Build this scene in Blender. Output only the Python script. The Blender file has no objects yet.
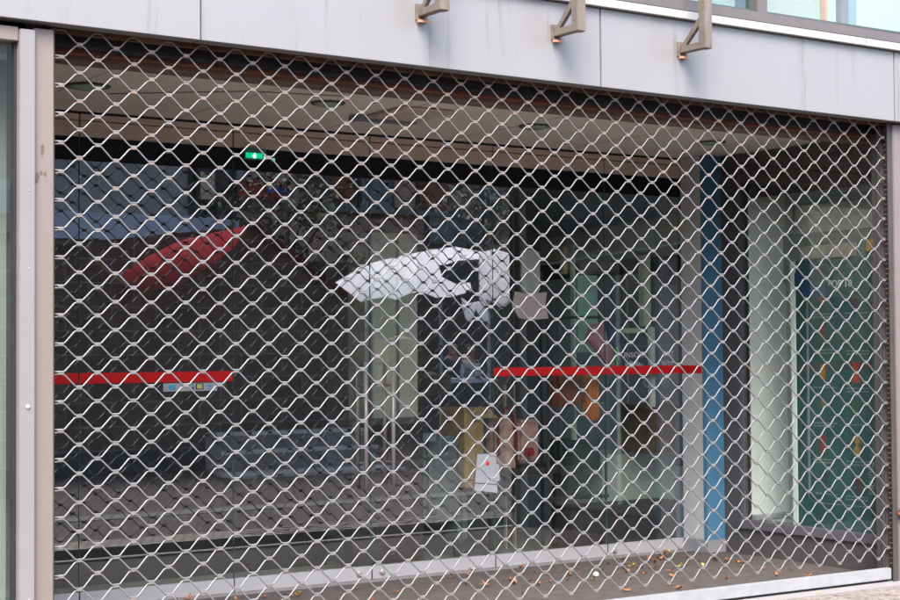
import bpy, bmesh, math, random
from mathutils import Vector, Matrix
random.seed(7)
S = bpy.context.scene
COL = S.collection
R = math.radians

# ------------------------------------------------------------------ camera
CAM = Vector((-2.7582, -7.5108, 1.5606))
RT = Vector((0.8330729, -0.5531209, -0.0068401)); UP = Vector((-0.0118065, -0.0301419, 0.9994759)); FW = Vector((0.5530372, 0.8325555, 0.0316408))
FPX = 1629.43                                   # focal length for a 900 px wide picture
cam = bpy.data.cameras.new('camera'); co = bpy.data.objects.new('camera', cam); COL.objects.link(co)
m = Matrix((RT, UP, -FW)).transposed().to_4x4(); m.translation = CAM; co.matrix_world = m
cam.lens = FPX / 900 * 36; cam.sensor_width = 36; cam.clip_start = .1; cam.clip_end = 500
S.camera = co
GY = 2.15                                       # the plane of the shop's glazing

def ray(px, py):
    return RT * ((px - 450) / FPX) + UP * ((300 - py) / FPX) + FW
def on(px, py, ax, v):                          # point of the place seen at a pixel, on a plane of known position
    d = ray(px, py); return CAM + d * ((v - CAM[ax]) / d[ax])
def mir(px, py, y):                             # same, for what stands in the street and is seen mirrored in the glazing
    q = on(px, py, 1, GY); d = ray(px, py); d.y = -d.y
    return q + d * ((y - q.y) / d.y)

# ------------------------------------------------------------------ materials
MATS = {}
def mat(name, col, rough=.6, metal=0, var=.12, scale=6, bump=.0, bscale=60, spec=.5, col2=None, stretch=(1,1,1), streak=None, rustz=None):
    if name in MATS: return MATS[name]
    m = bpy.data.materials.new(name); m.use_nodes = True; nt = m.node_tree; N = nt.nodes; L = nt.links
    b = N['Principled BSDF']; b.inputs['Roughness'].default_value = rough; b.inputs['Metallic'].default_value = metal
    b.inputs['Specular IOR Level'].default_value = spec
    g = N.new('ShaderNodeNewGeometry'); mp = N.new('ShaderNodeMapping'); L.new(g.outputs['Position'], mp.inputs['Vector'])
    mp.inputs['Scale'].default_value = stretch
    n = N.new('ShaderNodeTexNoise'); n.inputs['Scale'].default_value = scale; n.inputs['Detail'].default_value = 6; n.inputs['Roughness'].default_value = .62
    L.new(mp.outputs[0], n.inputs['Vector'])
    r = N.new('ShaderNodeValToRGB'); r.color_ramp.elements[0].position = .3; r.color_ramp.elements[1].position = .7
    c1 = [c * (1 - var) for c in col]; c2 = [min(1, c * (1 + var)) for c in col] if col2 is None else col2
    r.color_ramp.elements[0].color = (*c1, 1); r.color_ramp.elements[1].color = (*c2, 1)
    L.new(n.outputs['Fac'], r.inputs[0]); out = r.outputs[0]
    if streak:                                   # worn or stained patches of another colour: (colour, scale, threshold, stretch)
        sc, ss, th, st = streak
        mp2 = N.new('ShaderNodeMapping'); mp2.inputs['Scale'].default_value = st; L.new(g.outputs['Position'], mp2.inputs['Vector'])
        n2 = N.new('ShaderNodeTexNoise'); n2.inputs['Scale'].default_value = ss; n2.inputs['Detail'].default_value = 8; n2.inputs['Roughness'].default_value = .7
        L.new(mp2.outputs[0], n2.inputs['Vector'])
        r2 = N.new('ShaderNodeValToRGB'); r2.color_ramp.elements[0].position = th; r2.color_ramp.elements[1].position = min(1, th + .12)
        L.new(n2.outputs['Fac'], r2.inputs[0])
        mx = N.new('ShaderNodeMix'); mx.data_type = 'RGBA'; L.new(r2.outputs[0], mx.inputs['Factor']); L.new(out, mx.inputs['A']); mx.inputs['B'].default_value = (*sc, 1)
        out = mx.outputs['Result']
    if rustz:                                    # rust that has spread down from the housing: (colour, z0, z1)
        rc, z0, z1 = rustz
        sx = N.new('ShaderNodeSeparateXYZ'); L.new(g.outputs['Position'], sx.inputs[0])
        ma = N.new('ShaderNodeMapRange'); ma.inputs['From Min'].default_value = z0; ma.inputs['From Max'].default_value = z1; L.new(sx.outputs['Z'], ma.inputs['Value'])
        n3 = N.new('ShaderNodeTexNoise'); n3.inputs['Scale'].default_value = 9; n3.inputs['Detail'].default_value = 3; L.new(g.outputs['Position'], n3.inputs['Vector'])
        mu = N.new('ShaderNodeMath'); mu.operation = 'MULTIPLY_ADD'; L.new(n3.outputs['Fac'], mu.inputs[0]); mu.inputs[1].default_value = 1.2; mu.inputs[2].default_value = -.25; mu.use_clamp = True
        mm = N.new('ShaderNodeMath'); mm.operation = 'MULTIPLY'; mm.use_clamp = True; L.new(ma.outputs[0], mm.inputs[0]); L.new(mu.outputs[0], mm.inputs[1])
        mx = N.new('ShaderNodeMix'); mx.data_type = 'RGBA'; L.new(mm.outputs[0], mx.inputs['Factor']); L.new(out, mx.inputs['A']); mx.inputs['B'].default_value = (*rc, 1)
        out = mx.outputs['Result']
    L.new(out, b.inputs['Base Color'])
    if bump:
        nb = N.new('ShaderNodeTexNoise'); nb.inputs['Scale'].default_value = bscale; nb.inputs['Detail'].default_value = 4; L.new(mp.outputs[0], nb.inputs['Vector'])
        bp = N.new('ShaderNodeBump'); bp.inputs['Strength'].default_value = bump; bp.inputs['Distance'].default_value = .01
        L.new(nb.outputs['Fac'], bp.inputs['Height']); L.new(bp.outputs[0], b.inputs['Normal'])
    MATS[name] = m; return m

def brick_mat(name, c1, c2, mortar, bw, bh, plane='xz', rough=.85, msize=.012, spec=.3, bumpd=.004):
    m = bpy.data.materials.new(name); m.use_nodes = True; nt = m.node_tree; N = nt.nodes; L = nt.links
    b = N['Principled BSDF']; b.inputs['Roughness'].default_value = rough; b.inputs['Specular IOR Level'].default_value = spec
    g = N.new('ShaderNodeNewGeometry'); s = N.new('ShaderNodeSeparateXYZ'); L.new(g.outputs['Position'], s.inputs[0])
    c = N.new('ShaderNodeCombineXYZ'); L.new(s.outputs['X' if plane[0] == 'x' else 'Y'], c.inputs['X']); L.new(s.outputs['Z' if plane[1] == 'z' else 'Y'], c.inputs['Y'])
    t = N.new('ShaderNodeTexBrick'); t.inputs['Scale'].default_value = 1; t.inputs['Brick Width'].default_value = bw; t.inputs['Row Height'].default_value = bh
    t.inputs['Mortar Size'].default_value = msize; t.inputs['Mortar Smooth'].default_value = .3; t.inputs['Bias'].default_value = 0
    t.inputs['Color1'].default_value = (*c1, 1); t.inputs['Color2'].default_value = (*c2, 1); t.inputs['Mortar'].default_value = (*mortar, 1)
    L.new(c.outputs[0], t.inputs['Vector'])
    n = N.new('ShaderNodeTexNoise'); n.inputs['Scale'].default_value = 4; n.inputs['Detail'].default_value = 7; L.new(g.outputs['Position'], n.inputs['Vector'])
    mr = N.new('ShaderNodeMapRange'); mr.inputs['To Min'].default_value = .6; mr.inputs['To Max'].default_value = 1.4; L.new(n.outputs['Fac'], mr.inputs['Value'])
    mx = N.new('ShaderNodeMix'); mx.data_type = 'RGBA'; mx.blend_type = 'MULTIPLY'; mx.inputs['Factor'].default_value = 1
    L.new(t.outputs['Color'], mx.inputs['A']); L.new(mr.outputs[0], mx.inputs['B']); L.new(mx.outputs['Result'], b.inputs['Base Color'])
    bp = N.new('ShaderNodeBump'); bp.inputs['Strength'].default_value = .6; bp.inputs['Distance'].default_value = bumpd; bp.invert = True
    L.new(t.outputs['Fac'], bp.inputs['Height']); L.new(bp.outputs[0], b.inputs['Normal'])
    return m

def glass_mat(name, tint=(.8, .86, .82), boost=3.0, dirt=.04):
    m = bpy.data.materials.new(name); m.use_nodes = True; nt = m.node_tree; N = nt.nodes; L = nt.links
    N.clear(); o = N.new('ShaderNodeOutputMaterial')
    tr = N.new('ShaderNodeBsdfTransparent'); tr.inputs[0].default_value = (*tint, 1)
    gl = N.new('ShaderNodeBsdfGlossy'); gl.inputs['Roughness'].default_value = .0; gl.inputs[0].default_value = (.93, .97, 1, 1)
    g = N.new('ShaderNodeNewGeometry'); dt = N.new('ShaderNodeVectorMath'); dt.operation = 'DOT_PRODUCT'; L.new(g.outputs['Normal'], dt.inputs[0]); L.new(g.outputs['Incoming'], dt.inputs[1])
    ab = N.new('ShaderNodeMath'); ab.operation = 'ABSOLUTE'; L.new(dt.outputs['Value'], ab.inputs[0])
    om = N.new('ShaderNodeMath'); om.operation = 'SUBTRACT'; om.inputs[0].default_value = 1; L.new(ab.outputs[0], om.inputs[1])
    pw = N.new('ShaderNodeMath'); pw.operation = 'POWER'; L.new(om.outputs[0], pw.inputs[0]); pw.inputs[1].default_value = 5
    sc = N.new('ShaderNodeMath'); sc.operation = 'MULTIPLY_ADD'; L.new(pw.outputs[0], sc.inputs[0]); sc.inputs[1].default_value = .9; sc.inputs[2].default_value = .043 * boost; sc.use_clamp = True
    bf = N.new('ShaderNodeMath'); bf.operation = 'SUBTRACT'; bf.inputs[0].default_value = 1; L.new(g.outputs['Backfacing'], bf.inputs[1])
    mu = N.new('ShaderNodeMath'); mu.operation = 'MULTIPLY'; L.new(sc.outputs[0], mu.inputs[0]); L.new(bf.outputs[0], mu.inputs[1])
    ms = N.new('ShaderNodeMixShader'); L.new(mu.outputs[0], ms.inputs[0]); L.new(tr.outputs[0], ms.inputs[1]); L.new(gl.outputs[0], ms.inputs[2])
    # a thin film of dust with streaks
    df = N.new('ShaderNodeBsdfDiffuse'); df.inputs[0].default_value = (.4, .4, .37, 1)
    n = N.new('ShaderNodeTexNoise'); n.inputs['Scale'].default_value = 3; n.inputs['Detail'].default_value = 8; L.new(g.outputs['Position'], n.inputs['Vector'])
    dm = N.new('ShaderNodeMath'); dm.operation = 'MULTIPLY'; L.new(n.outputs['Fac'], dm.inputs[0]); dm.inputs[1].default_value = dirt
    m2 = N.new('ShaderNodeMixShader'); L.new(dm.outputs[0], m2.inputs[0]); L.new(ms.outputs[0], m2.inputs[1]); L.new(df.outputs[0], m2.inputs[2])
    L.new(m2.outputs[0], o.inputs[0]); m.surface_render_method = 'BLENDED' if hasattr(m, 'surface_render_method') else None
    return m

def emit_mat(name, col, strength):
    m = bpy.data.materials.new(name); m.use_nodes = True; b = m.node_tree.nodes['Principled BSDF']
    b.inputs['Base Color'].default_value = (*[c * .5 for c in col], 1); b.inputs['Emission Color'].default_value = (*col, 1); b.inputs['Emission Strength'].default_value = strength
    return m

M = dict(
 fascia=mat('fascia_paint', (.245, .242, .248), .35, .15, .02, 2.2, .03, 300, .5, stretch=(1, 1, .12), streak=((.180, .177, .182), 3.2, .57, (3.2, 1, .22))),
 fgap=mat('joint', (.04, .04, .04)),
 ledge=mat('ledge_paint', (.36, .345, .345), .45, 0, .05, 8, streak=((.45, .38, .34), 3, .62, (1, 1, 5))),
 frame=mat('window_frame_paint', (.108, .095, .094), .45, 0, .06, 8),
 framelight=mat('frame_light', (.198, .19, .197), .42, 0, .03, 3),
 jamb=mat('jamb_paint', (.182, .150, .138), .48, 0, .05, 2.5, .04, 120, stretch=(2, 2, .3), streak=((.135, .105, .095), 5, .66, (2.5, 2.5, .6))),
 jambr=mat('jamb_paint_right', (.165, .143, .14), .5, 0, .05, 4),
 stain=mat('stain', (.10, .075, .065), .8),
 rust=mat('rusty_steel', (.12, .062, .04), .85, 0, .45, 14, .3, 60, .3, streak=((.24, .12, .07), 6, .52, (.6, 4, 4))),
 redbeam=mat('red_oxide_beam', (.15, .048, .03), .75, 0, .2, 8, .1, 80),
 brownbeam=mat('brown_beam', (.20, .14, .125), .65, 0, .18, 6, .1, 80),
 beigedark=mat('beige_edge', (.27, .22, .19), .6),
 black=mat('black_gap', (.012, .012, .014), .6, 0, .2),
 darkpanel=mat('dark_soffit', (.012, .013, .017), .5),
 ceil=mat('recess_ceiling_paint', (.84, .80, .74), .75, 0, .05, 3, streak=((.72, .69, .63), 2.2, .62, (1, 1, 1))),
 seam=mat('ceiling_seam', (.22, .20, .18), .8),
 wire=mat('galvanised_wire', (.188, .193, .203), .42, .35, .10, 30, .1, 400, .5, rustz=((.28, .17, .12), 2.6, 3.5)),
 clip=mat('link_sleeve', (.19, .177, .17), .5, .25, .15, 40, .2, 300, .5, rustz=((.36, .16, .08), 2.0, 3.1)),
 rail=mat('bottom_rail_zinc', (.33, .34, .36), .45, .25, .12, 7, .1, 90, streak=((.43, .43, .43), 6, .60, (1, 1, 2))),
 guide=mat('guide_rail', (.055, .048, .048), .6, .1, .2),
 alu=mat('white_aluminium', (.42, .42, .44), .4, .1, .04, 6, streak=((.50, .49, .48), 4, .66, (.6, 1, 2))),
 glassedge=mat('glass_edge', (.06, .14, .12), .2),
 steel=mat('brushed_steel_tube', (.46, .40, .385), .4, .35, .05, 30),
 red=mat('red_tape', (.62, .002, .003), .8, 0, .04),
 header=mat('header_panel', (.60, .49, .43), .5, 0, .03, 4),
 blue=mat('blue_paint', (.065, .19, .31), .5, 0, .1, 3, .03, 100),
 greypil=mat('grey_pilaster', (.5, .52, .52), .6, 0, .06, 5),
 greyplinth=mat('grey_plinth', (.24, .25, .27), .6),
 darkwall=mat('anthracite_panel', (.075, .068, .07), .55, 0, .1, 6),
 darkwall2=mat('anthracite_sill', (.105, .10, .115), .5, 0, .06, 6),
 poster=mat('dark_green_poster', (.010, .075, .075), .5, 0, .15, 3),
 white=mat('white_print', (.6, .62, .62), .6), grey=mat('grey_print', (.2, .26, .26), .6),
 palepanel=mat('pale_green_panel', (.84, .89, .85), .6, 0, .05, 1.6),
 paleband=mat('pale_bulkhead', (.88, .92, .86), .6, 0, .03),
 floor=mat('recess_floor', (.085, .073, .070), .85, 0, .25, 9, .5, 60, .3, streak=((.12, .105, .10), 4, .58, (1, 3, 1))),
 strip=mat('threshold_concrete', (.22, .205, .205), .85, 0, .12, 10, .3, 90),
 paper=mat('white_paper', (.44, .46, .49), .8, 0, .03), card=mat('pinkish_cardboard', (.40, .335, .32), .85, 0, .06, 20, .1, 60),
 lampglass=mat('frosted_lamp', (.34, .46, .41), .25), lampring=mat('lamp_ring', (.07, .07, .06), .4, .3),
 rustbracket=mat('weathered_bracket', (.165, .138, .115), .6, .15, .25, 9, .2, 90, stretch=(1, 1, .4), streak=((.10, .07, .05), 9, .52, (1, 1, .5))),
 rustplate=mat('bracket_plate', (.17, .13, .11), .6, .2, .3, 20), copper=mat('orange_rust_tip', (.55, .27, .17), .6),
)
M['glass'] = glass_mat('shop_glass', (.92, .94, .91), 5.2, .010)
M['glass2'] = glass_mat('display_glass', (.94, .96, .94), 1.8, .02)
M['glass3'] = glass_mat('window_glass', (.90, .94, .92), 3.5, .02)

def canvas_mat(name, col, tr=.6):
    m = mat(name, col, .8, 0, .05, 3); nt = m.node_tree; N = nt.nodes; L = nt.links
    b = N['Principled BSDF']; t = N.new('ShaderNodeBsdfTranslucent'); t.inputs[0].default_value = (*[min(1, c * 1.1) for c in col], 1)
    x = N.new('ShaderNodeMixShader'); x.inputs[0].default_value = tr; L.new(b.outputs[0], x.inputs[1]); L.new(t.outputs[0], x.inputs[2])
    L.new(x.outputs[0], N['Material Output'].inputs[0]); return m
# ------------------------------------------------------------------ mesh helpers
class MB:
    def __init__(s): s.v = []; s.f = []; s.mi = []; s.cur = 0
    def add(s, vs, fs):
        k = len(s.v); s.v += [Vector(v) for v in vs]; s.f += [tuple(i + k for i in f) for f in fs]; s.mi += [s.cur] * len(fs); return s
    def box(s, x0, x1, y0, y1, z0, z1):
        return s.add([(x0,y0,z0),(x1,y0,z0),(x1,y1,z0),(x0,y1,z0),(x0,y0,z1),(x1,y0,z1),(x1,y1,z1),(x0,y1,z1)],
                     [(0,3,2,1),(4,5,6,7),(0,1,5,4),(1,2,6,5),(2,3,7,6),(3,0,4,7)])
    def slab(s, pts, off):                       # a polygon given a thickness vector
        n = len(pts); off = Vector(off); a = [Vector(p) for p in pts]
        nn = Vector((0,0,0))
        for i in range(n): nn += a[i].cross(a[(i+1) % n])
        if nn.dot(off) > 0: a.reverse()
        return s.add(a + [p + off for p in a], [tuple(range(n)), tuple(range(2*n-1, n-1, -1))] + [(i, i+n, (i+1) % n + n, (i+1) % n) for i in range(n)])
    def tube(s, path, r, n=8, cap=True):
        path = [Vector(p) for p in path]; rs = r if isinstance(r, (list, tuple)) else [r] * len(path); rings = []
        ref = Vector((0, 1, 0))
        for i, p in enumerate(path):
            t = (path[min(i+1, len(path)-1)] - path[max(i-1, 0)]).normalized()
            rf = ref if abs(t.dot(ref)) < .9 else Vector((1, 0, 0))
            u = t.cross(rf).normalized(); w = t.cross(u)
            rings.append([p + (u * math.cos(2*math.pi*k/n) + w * math.sin(2*math.pi*k/n)) * rs[i] for k in range(n)])
        vs = [v for g in rings for v in g]; fs = []
        for i in range(len(path)-1):
            for k in range(n): fs.append((i*n+k, i*n+(k+1) % n, (i+1)*n+(k+1) % n, (i+1)*n+k))
        if cap: fs += [tuple(range(n-1, -1, -1)), tuple(range(len(vs)-n, len(vs)))]
        return s.add(vs, fs)
    def lathe(s, prof, c, axis='z', n=28):       # profile of (radius, height)
        c = Vector(c); vs = []; fs = []
        for r, h in prof:
            for k in range(n):
                a = 2*math.pi*k/n; x, y = r*math.cos(a), r*math.sin(a)
                vs.append(c + (Vector((x, y, h)) if axis == 'z' else Vector((x, h, y)) if axis == 'y' else Vector((h, x, y))))
        for i in range(len(prof)-1):
            for k in range(n): fs.append((i*n+k, i*n+(k+1) % n, (i+1)*n+(k+1) % n, (i+1)*n+k))
        fs.append(tuple(range(n-1, -1, -1))); fs.append(tuple(range(len(vs)-n, len(vs))))
        return s.add(vs, fs)
    def build(s, name, m, parent=None, bevel=0, smooth=False, loc=None):
        me = bpy.data.meshes.new(name); o = bpy.data.objects.new(name, me); COL.objects.link(o)
        p = Vector((0, 0, 0)); q = parent
        base = Vector((0, 0, 0))
        if parent is not None:
            while q is not None: base += Vector(q.location); q = q.parent
            o.parent = parent
        elif loc is not None: base = Vector(loc); o.location = base
        me.from_pydata([v - base for v in s.v], [], s.f)
        ms = m if isinstance(m, (list, tuple)) else [m]
        for k in ms: me.materials.append(k)
        for i, k in enumerate(s.mi): me.polygons[i].material_index = k
        bm = bmesh.new(); bm.from_mesh(me); bmesh.ops.recalc_face_normals(bm, faces=bm.faces)
        if bevel:
            bmesh.ops.bevel(bm, geom=[e for e in bm.edges], offset=bevel, segments=2, affect='EDGES', clamp_overlap=True)
        bm.to_mesh(me); bm.free()
        if smooth:
            for f in me.polygons: f.use_smooth = True
        return o

def tag(o, label=None, cat=None, group=None, kind=None):
    if label: o['label'] = label
    if cat: o['category'] = cat
    if group: o['group'] = group
    if kind: o['kind'] = kind
    return o
def thing(name, loc, label, cat, group=None):
    o = bpy.data.objects.new(name, None); COL.objects.link(o); o.location = loc; o.empty_display_size = .1
    return tag(o, label, cat, group)
def copy_tree(o, parent=None):
    c = o.copy(); COL.objects.link(c)
    if parent is not None: c.parent = parent
    for ch in list(o.children): copy_tree(ch, c)
    return c
def box(name, m, x0, x1, y0, y1, z0, z1, parent=None, bevel=0):
    return MB().box(x0, x1, y0, y1, z0, z1).build(name, m, parent, bevel)
def text(name, body, size, m, parent, origin, xdir, updir, thick=.001, align='CENTER', font_sx=1):
    cu = bpy.data.curves.new(name, 'FONT'); cu.body = body; cu.size = size; cu.align_x = align; cu.align_y = 'CENTER'; cu.extrude = thick; cu.resolution_u = 3
    tmp = bpy.data.objects.new(name + '_tmp', cu); COL.objects.link(tmp)
    dg = bpy.context.evaluated_depsgraph_get(); me = bpy.data.meshes.new_from_object(tmp.evaluated_get(dg)); bpy.data.objects.remove(tmp)
    o = bpy.data.objects.new(name, me); COL.objects.link(o)
    x = Vector(xdir).normalized() * font_sx; u = Vector(updir).normalized(); n = x.normalized().cross(u)
    base = Vector((0, 0, 0)); q = parent
    while q is not None: base += Vector(q.location); q = q.parent
    mt = Matrix((x, u, n)).transposed().to_4x4(); mt.translation = Vector(origin) - base
    me.transform(mt); me.materials.clear(); me.materials.append(m); o.parent = parent
    return o

# ------------------------------------------------------------------ the rolling grille
RP = .0925686                                     # half pitch along the grille
def nz(j): return 1.468 + .138 * j
XL, XR = 0.0, 62 * RP
gr = thing('rolling_grille', (XR / 2, 0, 0), 'closed roll-down security grille of wavy galvanised wires across the shop entrance', 'grille')
fl = .0185                                         # half length of a flat at each link
def rod(k):                                        # k counts rods downward; crest of even rods at even columns
    zt = nz(12) - .069 * k; zb = zt - .069
    odd = k % 2
    mb = MB(); pts = []
    jit = [random.uniform(-.0016, .0016) for _ in range(63)]
    for i in range(0, 63):
        crest = (i % 2) == odd
        z = (zt - .0066 if crest else zb + .0066) + jit[i]; x = i * RP
        y = (.0022 if crest else -.0022) + random.uniform(-.001, .001)
        a, b = x - fl, x + fl
        if i == 0: a = x - .051
        if i == 62: b = x + .028
        if i: pts += [(a - .004, y, z + (-.0032 if crest else .0032)), (a + .003, y, z)]
        else: pts += [(a, y, z)]
        if i != 62: pts += [(b - .003, y, z), (b + .004, y, z + (-.0032 if crest else .0032))]
        else: pts += [(b, y, z)]
    mb.tube(pts, .0041, 8)
    mb.cur = 1
    for i in range(0, 63):
        if (i % 2) != odd:                          # sleeve at the trough, shared with the next rod's crest
            x = i * RP
            mb.box(x - .0150, x + .0150, -.0057, .0057, zb - .0066, zb + .0066)
    for v in mb.v:
        s1 = math.sin(1.25 * v.x + .9 * v.z + .4) + .6 * math.sin(2.9 * v.x - 1.7 * v.z); e_ = min(1, max(0, (v.z - .1) / .4))
        v.z += .0022 * s1 * e_; v.y += .009 * math.sin(.9 * v.x + 1.3) * math.sin(1.1 * v.z) + .003 * s1
    return mb
nrod = 44
for k in range(nrod):
    if nz(12) - .069 * k - .069 < .10: break
    o = rod(k).build('wavy_rod', [M['wire'], M['clip']], gr)
    for f in o.data.polygons:
        if f.material_index == 0: f.use_smooth = True
MB().box(-.01, XR + .005, -.022, .022, .020, .094).build('bottom_rail', M['rail'], gr, .003)
g = MB(); g.box(XR + .012, XR + .055, -.035, -.028, .0, 3.12).box(XR + .012, XR + .055, .028, .035, 0, 3.12).box(XR + .048, XR + .055, -.028, .028, 0, 3.12)
g.build('guide_rail', M['guide'], gr)
g = MB()
for i in range(90):
    z = .12 + i * .0335
    g.box(XR + .026, XR + .038, -.006, .010, z, z + .006)
g.build('guide_teeth', M['rustplate'], gr)['kind'] = 'stuff'
g = MB(); g.box(-.050, -.040, -.02, .03, 0, 3.11)
g.build('guide_rail', M['guide'], gr)

# ------------------------------------------------------------------ the building of the shop
bd = thing('shop_building', (2.9, .3, 0), 'grey panelled shop building with rusty grille housing and upper windows', 'building')
def fz(x): return 3.130 - .0075 * (x + .3)          # the fascia falls slightly to the right
def ft(x): return 3.566 - .0045 * (x - 3.2)
ys = -.10
seams = [-9.5, -7.0, -4.45, -1.9, .685, 3.235, 5.755, 8.3, 10.8, 13.3]
for a, b in zip(seams[:-1], seams[1:]):
    a2, b2 = a + .004, b - .004
    q = MB().add([(a2, ys, fz(a2)), (b2, ys, fz(b2)), (b2, ys, ft(b2)), (a2, ys, ft(a2)), (a2, ys+.10, fz(a2)), (b2, ys+.10, fz(b2)), (b2, ys+.10, ft(b2)), (a2, ys+.10, ft(a2))],
                 [(0,1,2,3),(7,6,5,4),(0,4,5,1),(1,5,6,2),(2,6,7,3),(3,7,4,0)])
    q.build('fascia_panel', M['fascia'], bd, .002)
box('fascia_backing', M['fgap'], -9.5, 13.3, -.02, .12, 3.175, 3.50, bd)
def strip(name, m, y0, y1, dz0, dz1, x0=-9.5, x1=13.3, bev=.002):
    return MB().add([(x0,y0,ft(x0)+dz0),(x1,y0,ft(x1)+dz0),(x1,y1,ft(x1)+dz0),(x0,y1,ft(x0)+dz0),(x0,y0,ft(x0)+dz1),(x1,y0,ft(x1)+dz1),(x1,y1,ft(x1)+dz1),(x0,y1,ft(x0)+dz1)],
                    [(0,3,2,1),(4,5,6,7),(0,1,5,4),(1,2,6,5),(2,3,7,6),(3,0,4,7)]).build(name, m, bd, bev)
strip('ledge', M['ledge'], -.135, -.0, .004, .052, -9.5, 5.45)
strip('ledge', M['ledge'], -.135, -.0, .004, .052, 5.456, 13.3)
strip('ledge_joint', M['black'], -.10, 0, .052, .066, -9.4, 13.2, 0)
# upper windows: frame, panes, pale room behind with blinds
z0, z1 = 3.635, 5.4
strip('window_sill', M['frame'], -.085, .0, .067, .13)
for i, x in enumerate((-5.2, -2.0, 1.35, 4.57, 7.95, 11.3)):
    w = MB().box(x - .045, x + .045, -.075, .0, 3.675, z1); w.build('window_mullion', M['frame'], bd, .003)
    if i < 5:
        nx = (-2.0, 1.35, 4.57, 7.95, 11.3)[i]
        a, b = x + .046, nx - .046
        f = MB(); f.box(a, a + .022, -.04, .0, 3.70, z1).box(b - .022, b, -.04, .0, 3.70, z1).box(a + .022, b - .022, -.04, 0, 3.70, 3.712)
        fo = f.build('window_casement', mat('green_gasket', (.06, .08, .075), .4), bd)
        MB().box(a + .022, b - .022, -.022, -.014, 3.714, z1).build('window_pane', M['glass3'], fo)
curt = mat('cream_blind', (.34, .355, .30), .8, 0, .04, 2, stretch=(4, 1, .4)); cw = mat('white_blind', (.42, .45, .44), .8, 0, .03, 3, stretch=(6, 1, .3))
box('window_blind', mat('mint_blind', (.24, .29, .27), .8), 1.45, 4.50, .10, .12, 3.66, 5.4, bd)
box('window_blind', curt, 4.66, 5.27, .10, .12, 3.66, 5.4, bd)
box('blind_edge', mat('orange_wood', (.55, .27, .08), .5), 5.28, 5.30, .06, .12, 3.66, 5.4, bd)
box('window_blind', cw, 5.31, 5.41, .09, .11, 3.66, 5.4, bd)
box('window_post', mat('brown_post', (.16, .10, .085), .6), 5.43, 5.50, .06, .14, 3.66, 5.4, bd)
box('window_post', mat('blue_grey_post', (.20, .30, .33), .6), 5.51, 5.60, .10, .14, 3.66, 5.4, bd)
box('window_blind', cw, 5.61, 7.8, .09, .11, 3.66, 5.4, bd)
box('upper_wall', M['fascia'], -9.5, 13.3, -.02, .15, z1, 9, bd)
box('upper_floor_slab', M['darkpanel'], -9.5, 13.3, .16, 14, 3.3, 3.45, bd)
box('rear_upper_wall', curt, -9.5, 13.3, 1.5, 1.6, 3.46, 9, bd)
# grille housing under the fascia
def tb_(name, m, x0, x1, y0, y1, z0, z1, k=-.0065):
    f = lambda x: k * x
    MB().add([(x0,y0,z0+f(x0)),(x1,y0,z0+f(x1)),(x1,y1,z0+f(x1)),(x0,y1,z0+f(x0)),(x0,y0,z1+f(x0)),(x1,y0,z1+f(x1)),(x1,y1,z1+f(x1)),(x0,y1,z1+f(x0))],
        [(0,3,2,1),(4,5,6,7),(0,1,5,4),(1,2,6,5),(2,3,7,6),(3,0,4,7)]).build(name, m, bd)
hx0, hx1 = -.052, XR + .30
tb_('housing_lip', M['rust'], hx0, hx1, .018, .050, 3.108, 3.20)
tb_('housing_throat', M['black'], hx0, hx1, .110, .155, 3.060, 3.20)
tb_('housing_beam', M['redbeam'], hx0, hx1, .160, .215, 3.038, 3.20)
tb_('housing_beam', M['brownbeam'], hx0, hx1, .220, .335, 3.022, 3.20)
tb_('beam_edge', M['beigedark'], hx0, hx1, .337, .352, 3.018, 3.20)
tb_('housing_back', M['darkpanel'], hx0, hx1, .354, .362, 3.022, 3.30)
# jambs
MB().box(-.152, -.053, -.045, .16, 0, 3.105).build('jamb', M['jamb'], bd, .004)
MB().box(XR + .058, XR + .165, -.045, .10, 0, 3.075).build('jamb', M['jambr'], bd, .004)
box('jamb_return', M['darkwall'], XR + .06, XR + .18, .10, .15, 0, 3.05, bd)
box('side_wall', M['darkwall'], XR + .166, XR + 3.0, -.03, .13, 0, 3.10, bd)
for px, py, w, h in ((42.5, 150, .010, .040), (37, 178, .012, .035), (41, 173, .010, .014), (45, 174, .007, .016)):
    c = on(px, py, 1, -.0455); pts = []
    for k in range(12):
        a = k / 12 * 2 * math.pi; r = random.uniform(.5, 1.1); pts.append((c.x + w * r * math.cos(a), -.0453, c.z + h * r * math.sin(a)))
    MB().slab(pts, (0, -.0006, 0)).build('jamb_stain', M['stain'], bd)
# recess: left side wall, right side dark panel
box('side_wall', M['darkwall'], -.15, -.06, .17, 2.13, 0, 3.07, bd)
XS = 6.02                                          # the display window's plane
box('side_wall', M['darkwall'], XS - .012, XS + .10, 1.69, 2.14, .0, 3.068, bd)
# right interior shell
box('interior_wall', mat('shop_back_wall', (.16, .16, .15), .7), -.4, 12.1, 9.0, 9.1, 0, 3.28, bd)
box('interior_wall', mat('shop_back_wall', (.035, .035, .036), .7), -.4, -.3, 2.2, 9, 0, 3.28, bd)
sw = thing('added_window_wall', (12.05, 6, 0), 'added metal framed window wall letting daylight in on the far right side of the shop interior', 'window wall')  # added opening with mullions, lets sky light into the dim interior
for y in (.2, 2.4, 4.6, 6.8, 8.98): box('window_mullion', M['frame'], 12.0, 12.07, y - .03, y + .03, .0, 3.05, sw)
box('window_rail', M['frame'], 12.0, 12.07, .231, 8.949, 0, .12, sw); 
def struct(name, o): o.name = name; o['kind'] = 'structure'; return o
struct('recess_ceiling', box('recess_ceiling', M['ceil'], -.03, XS + .1, .361, GY + .06, 3.070, 3.10))
struct('interior_ceiling', box('interior_ceiling', mat('shop_ceiling', (.22, .22, .22), .8), -.4, 12.1, GY + .07, 9.1, 3.09, 3.12))
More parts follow.
